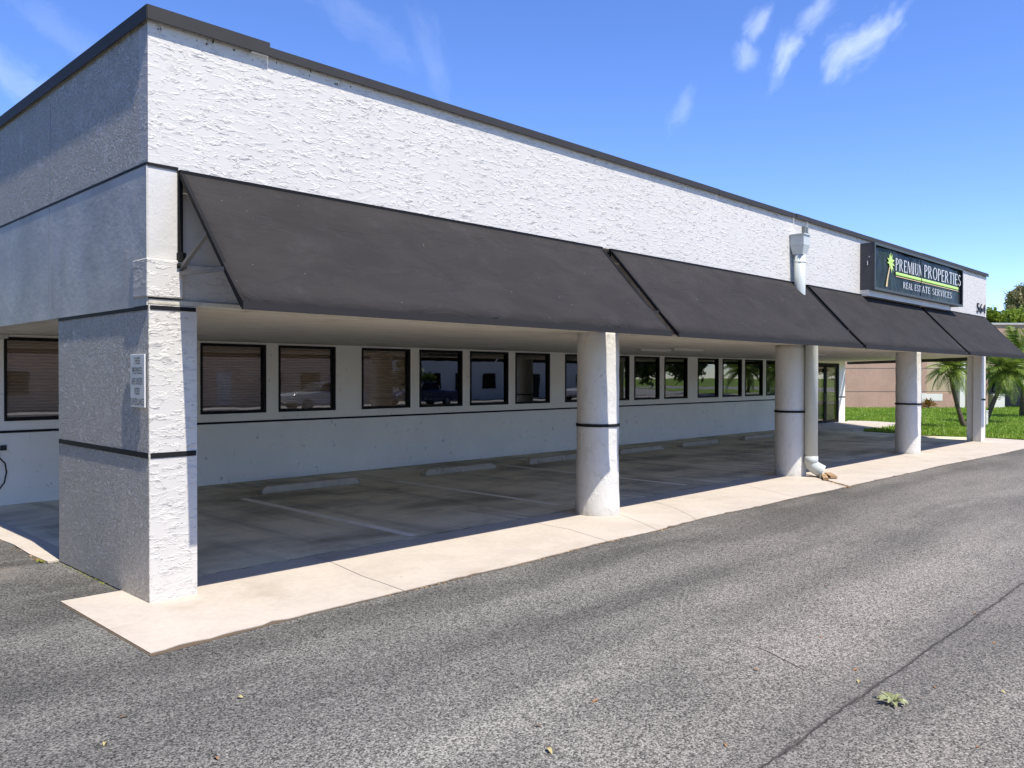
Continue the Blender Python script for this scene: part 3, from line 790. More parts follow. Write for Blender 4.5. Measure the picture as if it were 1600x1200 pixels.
# roman capitals: thick and thin strokes with small serifs, unit height; drawn flat like cut vinyl
def glyph(ch):
    P = []; T_, t_ = .115, .055
    def rect(x0, x1, y0, y1): P.append([(x0, y0), (x1, y0), (x1, y1), (x0, y1)])
    def stem(x, wd): rect(x, x + wd, .03, .97); rect(x - .05, x + wd + .05, 0, .035); rect(x - .05, x + wd + .05, .965, 1.0)
    def line(x0, y0, x1, y1, wd): P.append([(x0, y0), (x0 + wd, y0), (x1 + wd, y1), (x1, y1)])
    def arc(cx, cy, rx, ry, a0, a1, T2=T_, t2=t_):
        n = 14
        for k in range(n):
            q = []
            for a in (a0 + (a1 - a0) * k / n, a0 + (a1 - a0) * (k + 1) / n):
                a = R(a); q.append(((cx + rx * math.cos(a), cy + ry * math.sin(a)), (cx + (rx - T2) * math.cos(a), cy + (ry - t2) * math.sin(a))))
            P.append([q[0][0], q[1][0], q[1][1], q[0][1]])
    if ch in 'PR':
        stem(.05, T_); arc(.22, .74, .30, .26, -90, 90); rect(.12, .25, .94, 1.0); rect(.12, .25, .48, .54)
        if ch == 'R': line(.55, 0, .22, .5, T_); wd = .72
        else: wd = .56
    elif ch == 'E':
        stem(.05, T_); rect(.15, .5, 0, t_); rect(.15, .48, .94, 1.0); rect(.15, .42, .48, .54); rect(.46, .5, 0, .18); rect(.44, .48, .82, 1.0); wd = .56
    elif ch == 'M':
        line(.0, 0, .10, 1, t_); line(.42, 0, .10, 1, T_); line(.42, 0, .74, 1, t_); line(.80, 0, .74, 1, T_); rect(-.05, .1, 0, .035); rect(.75, .98, 0, .035); wd = .96
    elif ch == 'I': stem(.05, T_); wd = .27
    elif ch == 'U':
        rect(.05, .05 + T_, .3, 1); rect(.50, .56, .3, 1); arc(.305, .3, .255, .30, 180, 360, .1); rect(0, .24, .965, 1); rect(.43, .62, .965, 1); wd = .64
    elif ch == 'O': arc(.38, .5, .37, .52, 0, 360, T_); wd = .78
    elif ch == 'C': arc(.38, .5, .36, .51, 50, 310, T_); rect(.58, .62, .74, .95); wd = .66
    elif ch == 'T': stem(.24, T_); rect(0, .6, .94, 1.0); rect(0, .04, .8, 1); rect(.56, .6, .8, 1); wd = .62
    elif ch == 'S': arc(.25, .74, .22, .26, 20, 270, .10); arc(.25, .26, .24, .26, -160, 90, .11); wd = .52
    elif ch == 'L': stem(.05, T_); rect(.15, .5, 0, t_); rect(.46, .5, 0, .2); wd = .54
    elif ch == 'A': line(.0, 0, .28, 1, t_); line(.5, 0, .26, 1, T_); rect(.12, .52, .30, .35); rect(-.06, .14, 0, .035); rect(.44, .70, 0, .035); wd = .68
    elif ch == 'V': line(.26, 0, .0, 1, T_); line(.28, 0, .56, 1, t_); rect(-.05, .2, .965, 1); rect(.48, .68, .965, 1); wd = .66
    else: wd = .3
    return P, wd
def words(text, x0, x1, z0, h, y, xmax=None, slant=0.0, gap=.09, space=.42):
    tot = sum((glyph(c)[1] + gap) if c != ' ' else space for c in text) - gap
    sx = (x1 - x0) / tot; cx = 0; q = 0; out_ = []
    for c in text:
        if c == ' ': cx += space; continue
        P, wd = glyph(c); m = MB(); out_.append(m)
        for poly in P:
            q += 1; pts = [(x0 + (cx + a) * sx + slant * b * h, y - .0004 * (q % 9), z0 + b * h) for a, b in poly]
            if xmax is not None:
                out = []
                for (ax, ay, az), (bx, by, bz) in zip(pts, pts[1:] + pts[:1]):
                    if ax <= xmax: out.append((ax, ay, az))
                    if (ax <= xmax) != (bx <= xmax):
                        f = (xmax - ax) / (bx - ax); out.append((xmax, ay, az + (bz - az) * f))
                pts = out
                if len(pts) < 3: continue
            m.poly(pts)
        cx += wd + gap
    return out_
LY = FY - .026
for lm in words('PREMIUM', 17.34, 19.30, 4.555, .285, LY, xmax=XM - .045): obj('letter', lm, 'white', f1)
for lm in words('PROPERTIES', 19.34, 22.36, 4.565, .31, LY): obj('letter', lm, 'white', f2)
for x0, x1, f_ in ((17.36, XM - .04, f1), (XM + .015, 22.14, f2)):
    obj('green_line', MB().box(x0, x1, LY - .002, LY + .004, 4.465, 4.515), 'greenp', f_)
    obj('green_shadow_line', MB().box(x0, x1, LY - .001, LY + .004, 4.448, 4.4645), 'green', f_)
    obj('tan_line', MB().box(x0, x1, LY - .002, LY + .004, 4.405, 4.423), 'tan', f_)
for lm in words('REAL EST', 17.86, XM - .05, 4.165, .155, LY): obj('letter', lm, 'white', f1)
for lm in words('ATE SERVICES', XM + .03, 21.56, 4.165, .165, LY, slant=.03): obj('letter', lm, 'white', f2)
# palm emblem
m = MB(); cx, cz = 17.03, 4.70
for k, (an, ln) in enumerate(((90, .25), (62, .24), (118, .22), (20, .26), (-12, .25), (155, .24), (185, .22), (-48, .26), (-75, .26), (40, .16), (140, .15), (215, .15), (-98, .16))):
    a = R(an); dx, dz = math.cos(a), math.sin(a); nx_, nz_ = -dz, dx; y = LY - .0005 * k
    m.poly([(cx, y, cz), (cx + dx * ln * .5 + nx_ * .035, y, cz + dz * ln * .5 + nz_ * .03), (cx + dx * ln, y, cz + dz * ln), (cx + dx * ln * .5 - nx_ * .03, y, cz + dz * ln * .5 - nz_ * .03)])
obj('palm_leaves', m, 'greenp', f1)
m = MB(); tr = [(17.01, 4.66, .028), (16.95, 4.54, .03), (16.88, 4.40, .034), (16.82, 4.26, .04), (16.78, 4.12, .05)]
for (xa, za, wa), (xb, zb, wb) in zip(tr, tr[1:]): m.poly([(xb - wb, LY, zb), (xb + wb, LY, zb), (xa + wa, LY, za), (xa - wa, LY, za)])
obj('palm_trunk', m, 'tan', f1)

# ================================================================== SMALL THINGS ON THE BUILDING
def text_mb(s, x0, x1, z0, z1, plane, at, flip=1):
    cu = bpy.data.curves.new('text', 'FONT'); cu.body = s; cu.resolution_u = 3
    to = bpy.data.objects.new('text', cu); col.objects.link(to)
    dg = bpy.context.evaluated_depsgraph_get()
    me = bpy.data.meshes.new_from_object(to.evaluated_get(dg))
    vs = np.array([v.co[:] for v in me.vertices]); fs = [tuple(p.vertices) for p in me.polygons]
    bpy.data.objects.remove(to); bpy.data.curves.remove(cu); bpy.data.meshes.remove(me)
    lo, hi = vs.min(0), vs.max(0); m = MB()
    for v in vs:
        u = (v[0] - lo[0]) / (hi[0] - lo[0]); h = (v[1] - lo[1]) / (hi[1] - lo[1])
        a = x0 + (x1 - x0) * u; z = z0 + (z1 - z0) * h
        m.v.append((a, at, z) if plane == 'y' else (at, a, z))
    m.f = fs
    return m
an = thing('address_number', 'black house number 564 at the far end of the white wall, right of the sign', 'number', (24.97, 0, 4.0))
for c, a, b in (('5', 24.98, 25.25), ('6', 25.29, 25.56), ('4', 25.60, 25.90)):
    o = obj('digit', text_mb(c, a, b, 4.01, 4.29, 'y', -.022), 'black', an)
    s_ = o.modifiers.new('solid', 'SOLIDIFY'); s_.thickness = .018; s_.offset = 0
nt_ = thing('surveillance_sign', 'white plate warning of video surveillance on the shaded side of the corner pier', 'sign', (0, .03, 1.75))
obj('plate', MB().box(-.022, -.012, .035, .355, 1.745, 2.225), 'signwhite', nt_, bevel=.003)
for s, a, b, z in (('THESE', .13, .265, 2.135), ('PREMISES', .085, .31, 2.045), ('ARE UNDER', .075, .325, 1.95), ('VIDEO', .135, .26, 1.86), ('SURVEILLANCE', .045, .347, 1.765)):
    obj('lettering', text_mb(s, b, a, z, z + .062, 'x', -.0245), 'black', nt_)

ds = thing('downspout', 'fat pale downspout with a box head, running down past the awnings beside a round column', 'downspout', (13.2, -.13, 0))
hx = 12.60; hy = -.15
m = MB(); a, b = hx - .13, hx + .13
m.box(a, b, -.29, -.004, 4.60, 4.80)
i = len(m.v); m.v += [(a, -.29, 4.598), (b, -.29, 4.598), (b, -.004, 4.598), (a, -.004, 4.598), (hx - .10, -.25, 4.43), (hx + .10, -.25, 4.43), (hx + .10, -.05, 4.43), (hx - .10, -.05, 4.43)]
for q in ((0, 1, 5, 4), (1, 2, 6, 5), (2, 3, 7, 6), (3, 0, 4, 7), (7, 6, 5, 4)): m.f.append(tuple(i + k for k in q))
obj('box_head', m, 'pipe', ds, bevel=.006)
obj('box_rim', MB().box(a - .02, b + .02, -.31, -.003, 4.80, 4.825), 'pipe', ds)
obj('pipe', MB().tube([(hx, hy, 4.43), (hx, hy, 3.55), (hx + .05, hy + .0, 3.42), (13.12, -.14, 3.0), (13.20, -.133, 2.85), (13.20, -.133, .42)], [.108, .108, .108, .115, .124, .124], 28), 'pipe', ds, smooth=True)
for x_, y_, z_, r_ in ((hx, hy, 4.28, .113), (13.20, -.133, .41, .131)):
    obj('strap', MB().tube([(x_, y_, z_ - .012), (x_, y_, z_ + .012)], r_, 28), 'pipe', ds, smooth=True)
obj('collar', MB().tube([(13.20, -.133, .42), (13.20, -.133, .26)], .134, 28), 'pipe', ds, smooth=True)
obj('elbow', MB().tube([(13.20, -.133, .30), (13.205, -.153, .235), (13.24, -.223, .175), (13.29, -.333, .11)], .13, 28, cap=False), 'pipe', ds, smooth=True)
em = MB().tube([(13.225, -.198, .195), (13.23, -.203, .19)], .118, 24); obj('elbow_throat', em, 'black', ds)
vt = thing('wall_vent', 'little louvred grey vent box above the downspout head', 'vent', (13.02, 0, 4.9))
obj('housing', MB().box(13.0, 13.14, -.075, -.002, 4.885, 5.065), 'vent', vt, bevel=.01)
for z in (4.91, 4.95, 4.99, 5.03): obj('louvre', MB().box(13.015, 13.125, -.088, -.0755, z, z + .016), 'vent', vt)
# wheel stops
def wheel_stop_mesh(L):
    m = MB(); hw, tw, h, c = .085, .055, .125, .10
    s = [(-hw, 0.0), (hw, 0.0), (hw, .05), (tw, h), (-tw, h), (-hw, .05)]
    n = len(s)
    for x, k in ((0.0, 1.0), (c, 1.0), (L - c, 1.0), (L, 1.0)):
        for y, z in s: m.v.append((x, y, z if (0 < x < L) else z * (.45 if z > .06 else 1)))
    for j in range(3):
        for i in range(n):
            l = (i + 1) % n; m.f.append((j * n + i, j * n + l, (j + 1) * n + l, (j + 1) * n + i))
    m.f.append(tuple(range(n))); m.f.append(tuple(3 * n + i for i in reversed(range(n))))
    return m
ws_lab = ['concrete wheel stop nearest the white corner pier, under the first brown windows', 'second concrete wheel stop from the corner pier, left of the nearest round column', 'concrete wheel stop partly hidden behind the nearest round column',
          'concrete wheel stop just right of the nearest round column', 'concrete wheel stop midway between the nearest column and the downspout', 'concrete wheel stop partly hidden behind the column with the downspout']
me = mesh_of('wheel_stop', wheel_stop_mesh(2.0))
me.materials.append(MT['stop'])
for k, (x, y, rz) in enumerate(((4.1, 5.52, -.005), (7.72, 5.52, 0.0), (10.8, 5.52, .02), (14.25, 5.52, 0.0), (17.25, 5.55, .004), (20.85, 5.57, .01))):
    o = bpy.data.objects.new('wheel_stop', me); col.objects.link(o); o.location = (x, y, 0); o.rotation_euler = (0, 0, rz)
    b_ = o.modifiers.new('bevel', 'BEVEL'); b_.width = .012; b_.segments = 2
    o['label'] = ws_lab[k]; o['category'] = 'wheel stop'; o['group'] = 'concrete wheel stops along the parking wall'
# ceiling lights
for x, y, lab in ((13.45, 2.95, 'longer white light fitting flat on the soffit behind the second awning'), (13.3, 3.75, 'shorter white light fitting on the soffit, just inside the longer one'), (19.4, 2.6, 'white light fitting on the soffit right of the downspout')):
    t = thing('ceiling_light', lab, 'light fitting', (x, y, ZS), 0, 'light fittings under the soffit')
    obj('housing', MB().box(x - .62, x + .62, y - .07, y + .07, ZS - .035, ZS - .001), 'fixture', t)
    obj('diffuser', MB().box(x - .58, x + .58, y - .05, y + .05, ZS - .055, ZS - .036), 'fixture', t, bevel=.012)
t = thing('wall_light', 'white lamp box at the top of the wall at the left edge of the picture', 'light fitting', (.60, W, 2.6))
obj('housing', MB().box(.50, .72, W - .10, W - .002, 2.60, 2.665), 'fixture', t, bevel=.008); obj('mounting_plate', MB().box(.47, .75, W - .012, W - .001, 2.585, 2.668), 'fixture', t)
t = thing('hanging_cable', 'black cable looped from a small bracket on the wall at the left edge', 'cable', (.6, W, .8))
obj('cable', MB().tube([(.66, W - .04, .90), (.58, W - .05, .86), (.60, W - .05, .75), (.68, W - .04, .66), (.70, W - .04, .52), (.67, W - .04, .36), (.60, W - .04, .26), (.50, W - .03, .24)], .012, 8), 'rubber', t, smooth=True)
obj('bracket', MB().box(.62, .70, W - .06, W - .001, .86, .94), 'rubber', t)

# ================================================================== LITTER BY THE DOWNSPOUT AND ON THE ASPHALT
for k, (a, b, z, wd, ht, lab) in enumerate((((13.42, -.30), (12.78, -.62), .03, .10, .045, 'thin weathered board below the downspout elbow, the one nearer the kerb edge'), ((13.66, -.28), (13.16, -.62), .035, .13, .05, 'broken weathered board below the downspout elbow, the one leaning at the right'))):
    solo('wooden_board', MB().bar((*a, z), (*b, z), wd, ht), 'wood', lab, 'board', 'boards under the downspout', bevel=.006)
def leaf_mesh(L, Wd, fold=.2, curl=.15, n=4):
    m = MB()
    for i in range(n + 1):
        u = i / n; wd = Wd * .5 * math.sin(math.pi * (u * .92 + .04)) ** .8; z = curl * L * math.sin(math.pi * u)
        m.v += [(u * L - L / 2, -wd, z + fold * wd), (u * L - L / 2, 0, z), (u * L - L / 2, wd, z + fold * wd)]
    for i in range(n):
        q = i * 3; m.f += [(q, q + 3, q + 4, q + 1), (q + 1, q + 4, q + 5, q + 2)]
    return m
dry_me = mesh_of('dry_leaf', leaf_mesh(.075, .032)); dry_me.materials.append(MT['dry'])
dryy_me = mesh_of('dry_leaf', leaf_mesh(.085, .04, .35, .25)); dryy_me.materials.append(MT['dryy'])
leaves = [(4.89, -4.03, 0, 'farthest brown fallen leaf on the asphalt, near the right edge of the picture'), (4.19, -3.66, 0, 'brown leaf on the asphalt left of the farthest one, well beyond the seam'),
    (3.31, -4.68, 0, 'brown leaf on the asphalt between the twig and the far part of the seam'), (2.29, -4.66, 0, 'brown leaf on the asphalt just left of the twig'),
    (4.88, -5.35, 0, 'brown leaf lying in the far end of the dark seam'), (2.82, -5.66, 0, 'brown leaf on the asphalt right of the sprig, the farther of two'),
    (2.55, -5.65, 0, 'brown leaf on the asphalt close to the right of the sprig'), (2.57, -5.26, 1, 'small yellow leaf at the edge of the seam just behind the sprig'),
    (3.04, -6.0, 1, 'small yellow leaf on the asphalt at the far right, level with the sprig'), (2.05, -6.12, 0, 'brown leaf on the asphalt in the bottom right corner, below the sprig'),
    (1.07, -4.21, 0, 'brown leaf alone in the middle of the near asphalt'), (.54, -4.2, 0, 'brown leaf on the near asphalt a step from the yellow one at the bottom middle'),
    (.35, -4.46, 1, 'yellow leaf on the asphalt at the bottom middle of the picture'), (-1.31, -2.65, 1, 'yellow leaf on the asphalt at the bottom left corner of the picture'),
    (-.47, -2.57, 1, 'yellow leaf on the asphalt below the corner of the concrete apron'), (-.96, -3.25, 0, 'brown leaf at the bottom edge of the picture, between two yellow leaves'),
    (4.11, -5.69, 0, 'brown leaf on the asphalt at the right edge beyond the seam'), (1.09, -5.11, 0, 'brown leaf on the asphalt just left of the near end of the seam'),
    (-1.10, -2.35, 0, 'brown leaf on the asphalt at the left, beside the bottom left yellow leaf'), (2.78, -5.16, 0, 'brown leaf on the asphalt beside the seam, left of the sprig')]
for x, y, kd, lab in leaves:
    o = bpy.data.objects.new('fallen_leaf', dryy_me if kd else dry_me); col.objects.link(o)
    o.location = (x, y, -.008); o.rotation_euler = (random.uniform(-.3, .3), random.uniform(-.3, .3), random.uniform(0, 6.28)); sc_ = random.uniform(.4, .7); o.scale = (sc_, sc_, sc_)
    o['label'] = lab; o['category'] = 'leaf'; o['group'] = 'dry leaves fallen on the asphalt'
t = thing('leaf_sprig', 'pale green sprig of leaves lying on the asphalt right of the dark seam', 'sprig', (2.37, -5.55, -.011))
sprig_me = mesh_of('leaf', leaf_mesh(.11, .045, .25, .22)); sprig_me.materials.append(MT['sprig'])
for k in range(12):
    o = bpy.data.objects.new('leaf', sprig_me); col.objects.link(o); o.parent = t
    an_ = [-.3, .1, .5, .95, 1.5, 2.2, 2.75, 3.2, 3.7, 4.3, 5.0, 5.6][k]; rad = random.uniform(.04, .075)
    o.location = (math.cos(an_) * rad, math.sin(an_) * rad, random.uniform(.006, .028)); o.rotation_euler = (random.uniform(-.5, .5), random.uniform(-.25, .1), an_); s = random.uniform(.5, .85); o.scale = (s, s, s)
obj('stem', MB().tube([(2.27, -5.60, .0), (2.36, -5.55, .012), (2.45, -5.54, .0)], .004, 6), 'sprig', t)
twig = MB().tube([(2.75, -4.43, -.010), (2.70, -4.55, -.008), (2.64, -4.68, -.009), (2.53, -4.90, -.010)], .0025, 5)
solo('twig', twig, 'bark', 'thin grey twig lying across the asphalt left of the seam', 'twig')
# debris, moss and leaf litter in the joints
m = MB(); rr = random.Random(21)
def crumb(x, y, z, s):
    a = rr.uniform(0, 6.28); m.poly([(x + s * math.cos(a), y + s * math.sin(a), z), (x + s * math.cos(a + 2.1), y + s * math.sin(a + 2.1), z + s * .5), (x + s * math.cos(a + 4.2), y + s * math.sin(a + 4.2), z)])
for k in range(900):
    q = rr.random()
    if q < .45:
        u = rr.random(); x = 12.9 - u * .75 + rr.gauss(0, .04); y = -.55 - u * .75 + rr.gauss(0, .04); crumb(x, y, -.005, rr.uniform(.008, .022))
    elif q < .75:
        x = rr.choice([1.95, 5.1, 6.2, 2.3, 3.6, 4.3, 12.2, 12.0, 10.2]) + rr.gauss(0, .18); crumb(x, front_y(x) - .02 + rr.gauss(0, .018), -.009, rr.uniform(.006, .018))
    else:
        y = rr.choice([2.55, 2.75, 3.5, 4.4, 4.9]) + rr.gauss(0, .12); crumb(-.12 + rr.gauss(0, .025), y, -.008, rr.uniform(.008, .022))
obj('leaf_litter', m, 'wood', None, kind='stuff')
m = MB()
for k in range(260):
    if k < 130: crumb(-.12 + rr.gauss(0, .02), 2.5 + abs(rr.gauss(0, .12)), -.009, rr.uniform(.01, .024))
    elif k < 190: crumb(-.01 + rr.gauss(0, .012) - .01, rr.uniform(.7, 2.4), -.009, rr.uniform(.006, .014))
    else: crumb(-.16 + rr.gauss(0, .02), 5.0 + rr.gauss(0, .25), -.009, rr.uniform(.01, .022))
obj('moss', m, 'moss', None, kind='stuff')

# ================================================================== LAWN GRASS
def fast_mesh(name, verts, nside, m):
    me = bpy.data.meshes.new(name); n = len(verts)
    me.vertices.add(n); me.vertices.foreach_set('co', np.asarray(verts, np.float32).ravel())
    nf = n // nside
    me.loops.add(n); me.loops.foreach_set('vertex_index', np.arange(n, dtype=np.int32))
    me.polygons.add(nf); me.polygons.foreach_set('loop_start', np.arange(0, n, nside, dtype=np.int32)); me.polygons.foreach_set('loop_total', np.full(nf, nside, np.int32))
    me.update(calc_edges=True); me.materials.append(MT[m]); return me
def in_poly(x, y, poly):
    ins = np.zeros(len(x), bool); n = len(poly)
    for i in range(n):
        x0, y0 = poly[i]; x1, y1 = poly[(i + 1) % n]
        c = ((y0 > y) != (y1 > y)) & (x < (x1 - x0) * (y - y0) / (y1 - y0 + 1e-12) + x0)
        ins ^= c
    return ins
N = 150000
gx = 27 + rng.random(N) ** 1.5 * 38; gy = rng.uniform(-6, 20, N)
ok = in_poly(gx, gy, lawn_edge); gx, gy = gx[ok], gy[ok]; n = len(gx)
an_ = rng.uniform(0, 2 * np.pi, n); hgt = rng.uniform(.05, .13, n); wd = rng.uniform(.012, .03, n); ln_ = rng.uniform(0.0, .08, n); la = rng.uniform(0, 2 * np.pi, n)
V = np.zeros((n, 3, 3))
V[:, 0] = np.stack([gx - wd * np.cos(an_), gy - wd * np.sin(an_), np.full(n, .03)], 1); V[:, 1] = np.stack([gx + wd * np.cos(an_), gy + wd * np.sin(an_), np.full(n, .03)], 1)
V[:, 2] = np.stack([gx + ln_ * np.cos(la), gy + ln_ * np.sin(la), .03 + hgt], 1)
go = bpy.data.objects.new('grass', fast_mesh('grass', V.reshape(-1, 3), 3, 'blade')); col.objects.link(go); go['kind'] = 'stuff'

# ================================================================== PALMS
def frond_mesh(L, droop, seed):
    r = random.Random(seed); m = MB(); n = 26; pts = []
    for i in range(n + 1):
        u = i / n; pts.append(Vector((L * u * (1 - .22 * droop * u), 0, L * (.34 * u - (.34 + .55 * droop) * u * u))))
    for i in range(n):
        a, b = pts[i], pts[i + 1]; wd = .014 * (1 - i / n) + .003
        m.poly([(a.x, -wd, a.z), (b.x, -wd, b.z), (b.x, wd, b.z), (a.x, wd, a.z)])
    for i in range(3, n + 1):
        u = i / n; p = pts[i]; t = (pts[i] - pts[i - 1]).normalized()
        ll = L * .36 * math.sin(math.pi * (.12 + .86 * u)) ** .7
        for s in (-1, 1):
            for q in (0,):
                o = p - t * q * L / n
                sw = .55 + .3 * u; dr = r.uniform(.25, .6)
                d_ = (t * sw + Vector((0, s, 0)) * (1 - .25 * u) + Vector((0, 0, -dr))).normalized(); wd = .021
                mid = o + d_ * ll * .5 + Vector((0, 0, .03)); tip = o + d_ * ll + Vector((0, 0, -.10 * ll))
                m.poly([tuple(o), tuple(mid - t * wd), tuple(tip), tuple(mid + t * wd)])
    return m
frond_me = []
for k in range(5):
    fm = mesh_of('frond', frond_mesh(1.0, (.35 + .22 * k), k)); fm.materials.append(MT['frond']); frond_me.append(fm)
def palm(label, trunk, rads, nf, L, seed):
    r = random.Random(seed); t = thing('palm_tree', label, 'palm', trunk[0], 0, 'small palms on the lawn')
    obj('trunk', MB().tube(trunk, rads, 10), 'bark', t, smooth=True)
    top = Vector(trunk[-1]); b0 = Vector(trunk[0])
    cm = MB()
    for k in range(26):
        a = r.uniform(0, 6.28); z = r.uniform(-.25, .1); cm.bar(top + Vector((.06 * math.cos(a), .06 * math.sin(a), z)), top + Vector((.17 * math.cos(a), .17 * math.sin(a), z + .12)), .03, .02)
    obj('leaf_bases', cm, 'bark', t)
    for k in range(nf):
        o = bpy.data.objects.new('frond', frond_me[min(4, int(5 * k / nf))]); col.objects.link(o); o.parent = t
        o.location = top - b0 + Vector((0, 0, .05)); az = k * 2.39996 + r.uniform(-.2, .2); el = R(78) * (1 - k / nf) ** .9 + R(-18) * (k / nf)
        o.rotation_euler = Matrix.Rotation(az, 3, 'Z').to_4x4().to_euler() if False else (r.uniform(-.2, .2), -el, az); s = L * r.uniform(.85, 1.12); o.scale = (s, s, s)
    return t
rv = Vector((0.698, -0.716, 0)); fv = Vector((0.716, 0.698, 0))
def vp(px, depth, z):        # a place on the ground plan at a given distance, left-right by bearing
    q = Vector((CAM.x, CAM.y, 0)) + fv * depth + rv * ((px - 800) / 1288 * depth); return (q.x, q.y, z)
palm('small palm with a curved trunk leaning left, seen between the last two piers', [vp(1511, 32.3, .0), vp(1505, 32.3, .25), vp(1497, 32.3, .9), vp(1491, 32.3, 1.45), vp(1488, 32.3, 1.85), vp(1488, 32.3, 2.2)], [.13, .10, .075, .07, .08, .10], 30, 1.15, 2)
palm('small palm with its trunk leaning right on the lawn, beyond the far end pier', [vp(1538, 35.5, .0), vp(1545, 35.5, .35), vp(1556, 35.5, 1.1), vp(1566, 35.5, 1.65), vp(1572, 35.5, 2.05)], [.14, .11, .085, .08, .10], 34, 1.5, 5)
palm('taller spiky palm behind the far awning end, its crown against the pink wall', [vp(1598, 41.0, .0), vp(1600, 41.0, 1.4), vp(1601, 41.0, 2.7)], [.13, .10, .10], 34, 2.1, 9)

# ================================================================== NEIGHBOUR
NB = Vector(vp(800, 52.0, 0)); nrz = math.atan2(rv.y, rv.x)
nb = thing('neighbour_building', 'low terracotta-pink building with a pale roof edge across the lawn', 'building', tuple(NB), nrz)
def lbox(*a): return MB().box(*a)
def nobj(name, m, mt, parent=None, **k):
    me = mesh_of(name, m); o = bpy.data.objects.new(name, me); me.materials.append(MT[mt]); col.objects.link(o); o.parent = parent or nb
    for a, v in k.items(): o[a] = v
    return o
LX = lambda px: (px - 800) / 1288 * 52.0
nobj('wall', lbox(10, LX(1449), 0, 12, -.1, 5.3), 'pink')
nobj('wall', lbox(LX(1449), LX(1517), .25, 12, -.1, 5.3), 'tanw')
nobj('wall', lbox(LX(1449), LX(1495), .18, .249, -.1, 1.0), 'pink')
nobj('wall', lbox(LX(1517), 60, 0, 12, 2.75, 5.3), 'pink')
nobj('porch_wall', lbox(LX(1517), 60, 2.6, 12, -.1, 2.75), 'brownw')
nobj('pilaster', lbox(LX(1501), LX(1509), .0, .249, -.1, 4.9), 'cream')
nobj('porch_post', lbox(LX(1517), LX(1545), .0, .35, -.1, 2.748), 'pink')
nobj('porch_post', lbox(LX(1630), LX(1640), .0, .35, -.1, 2.748), 'cream')
nobj('roof_edge', lbox(9.8, 60.2, -.10, 12.2, 5.3, 5.42), 'roofedge')
for z in (1.06, 2.52):
    nobj('score_line', lbox(10, LX(1449), -.006, -.001, z, z + .04), 'brownw')
    nobj('score_line', lbox(LX(1449), LX(1500), .244 if z > 2 else .174, .249 if z > 2 else .179, z, z + .04), 'brownw')
nobj('pale_patch', lbox(LX(1441), LX(1449), -.012, -.004, .45, .98), 'cream')  # pale cream rectangles low on the neighbour's wall
nobj('pale_patch', lbox(LX(1449.5), LX(1476), .165, .173, .5, .95), 'cream')
pw = nobj('window', lbox(LX(1588), LX(1612), 2.55, 2.599, 1.0, 2.5), 'frame'); nobj('pane', lbox(LX(1590), LX(1610), 2.53, 2.549, 1.1, 2.4), 'glass', pw)
t = thing('white_cabinet', 'pale cabinet standing in the shaded porch of the pink building', 'cabinet', vp(1558, 52.8, 0), nrz)
nobj('body', lbox(-.36, .36, -.3, .3, 0, .86), 'cream', t); nobj('lid', lbox(-.38, .38, -.32, .32, .86, .92), 'white', t)
t = thing('small_post', 'short pale post at the lawn edge beside the far pier', 'post', vp(1543, 33.5, .0), nrz)
nobj('post', lbox(-.04, .04, -.04, .04, 0, .62), 'cream', t); nobj('cap', lbox(-.055, .055, -.055, .055, .62, .66), 'cream', t)
# croton
t = thing('croton_bush', 'small red and yellow leaved bush against the pink wall', 'bush', vp(1451, 51.0, .0))
m = MB(); rr = random.Random(31)
for k in range(130):
    a = rr.uniform(0, 6.28); e_ = rr.uniform(.1, 1.35); r0 = rr.uniform(.08, .42); L = rr.uniform(.22, .38)
    d_ = Vector((math.cos(a) * math.cos(e_), math.sin(a) * math.cos(e_), math.sin(e_))); c = d_ * r0 + Vector((0, 0, .12)); s = d_.cross(Vector((0, 0, 1))).normalized() * .055
    p0 = c + Vector((t.location.x, t.location.y, 0)); p1 = p0 + d_ * L * .5; p2 = p0 + d_ * L + Vector((0, 0, -.08))
    m.poly([tuple(p0), tuple(p1 - s), tuple(p2), tuple(p1 + s)])
obj('foliage', m, 'croton', t)
sm = MB()
for k in range(6):
    a = k * 1.05; sm.tube([(t.location.x, t.location.y, 0), (t.location.x + .2 * math.cos(a), t.location.y + .2 * math.sin(a), .5)], .012, 5)
obj('stems', sm, 'bark', t)

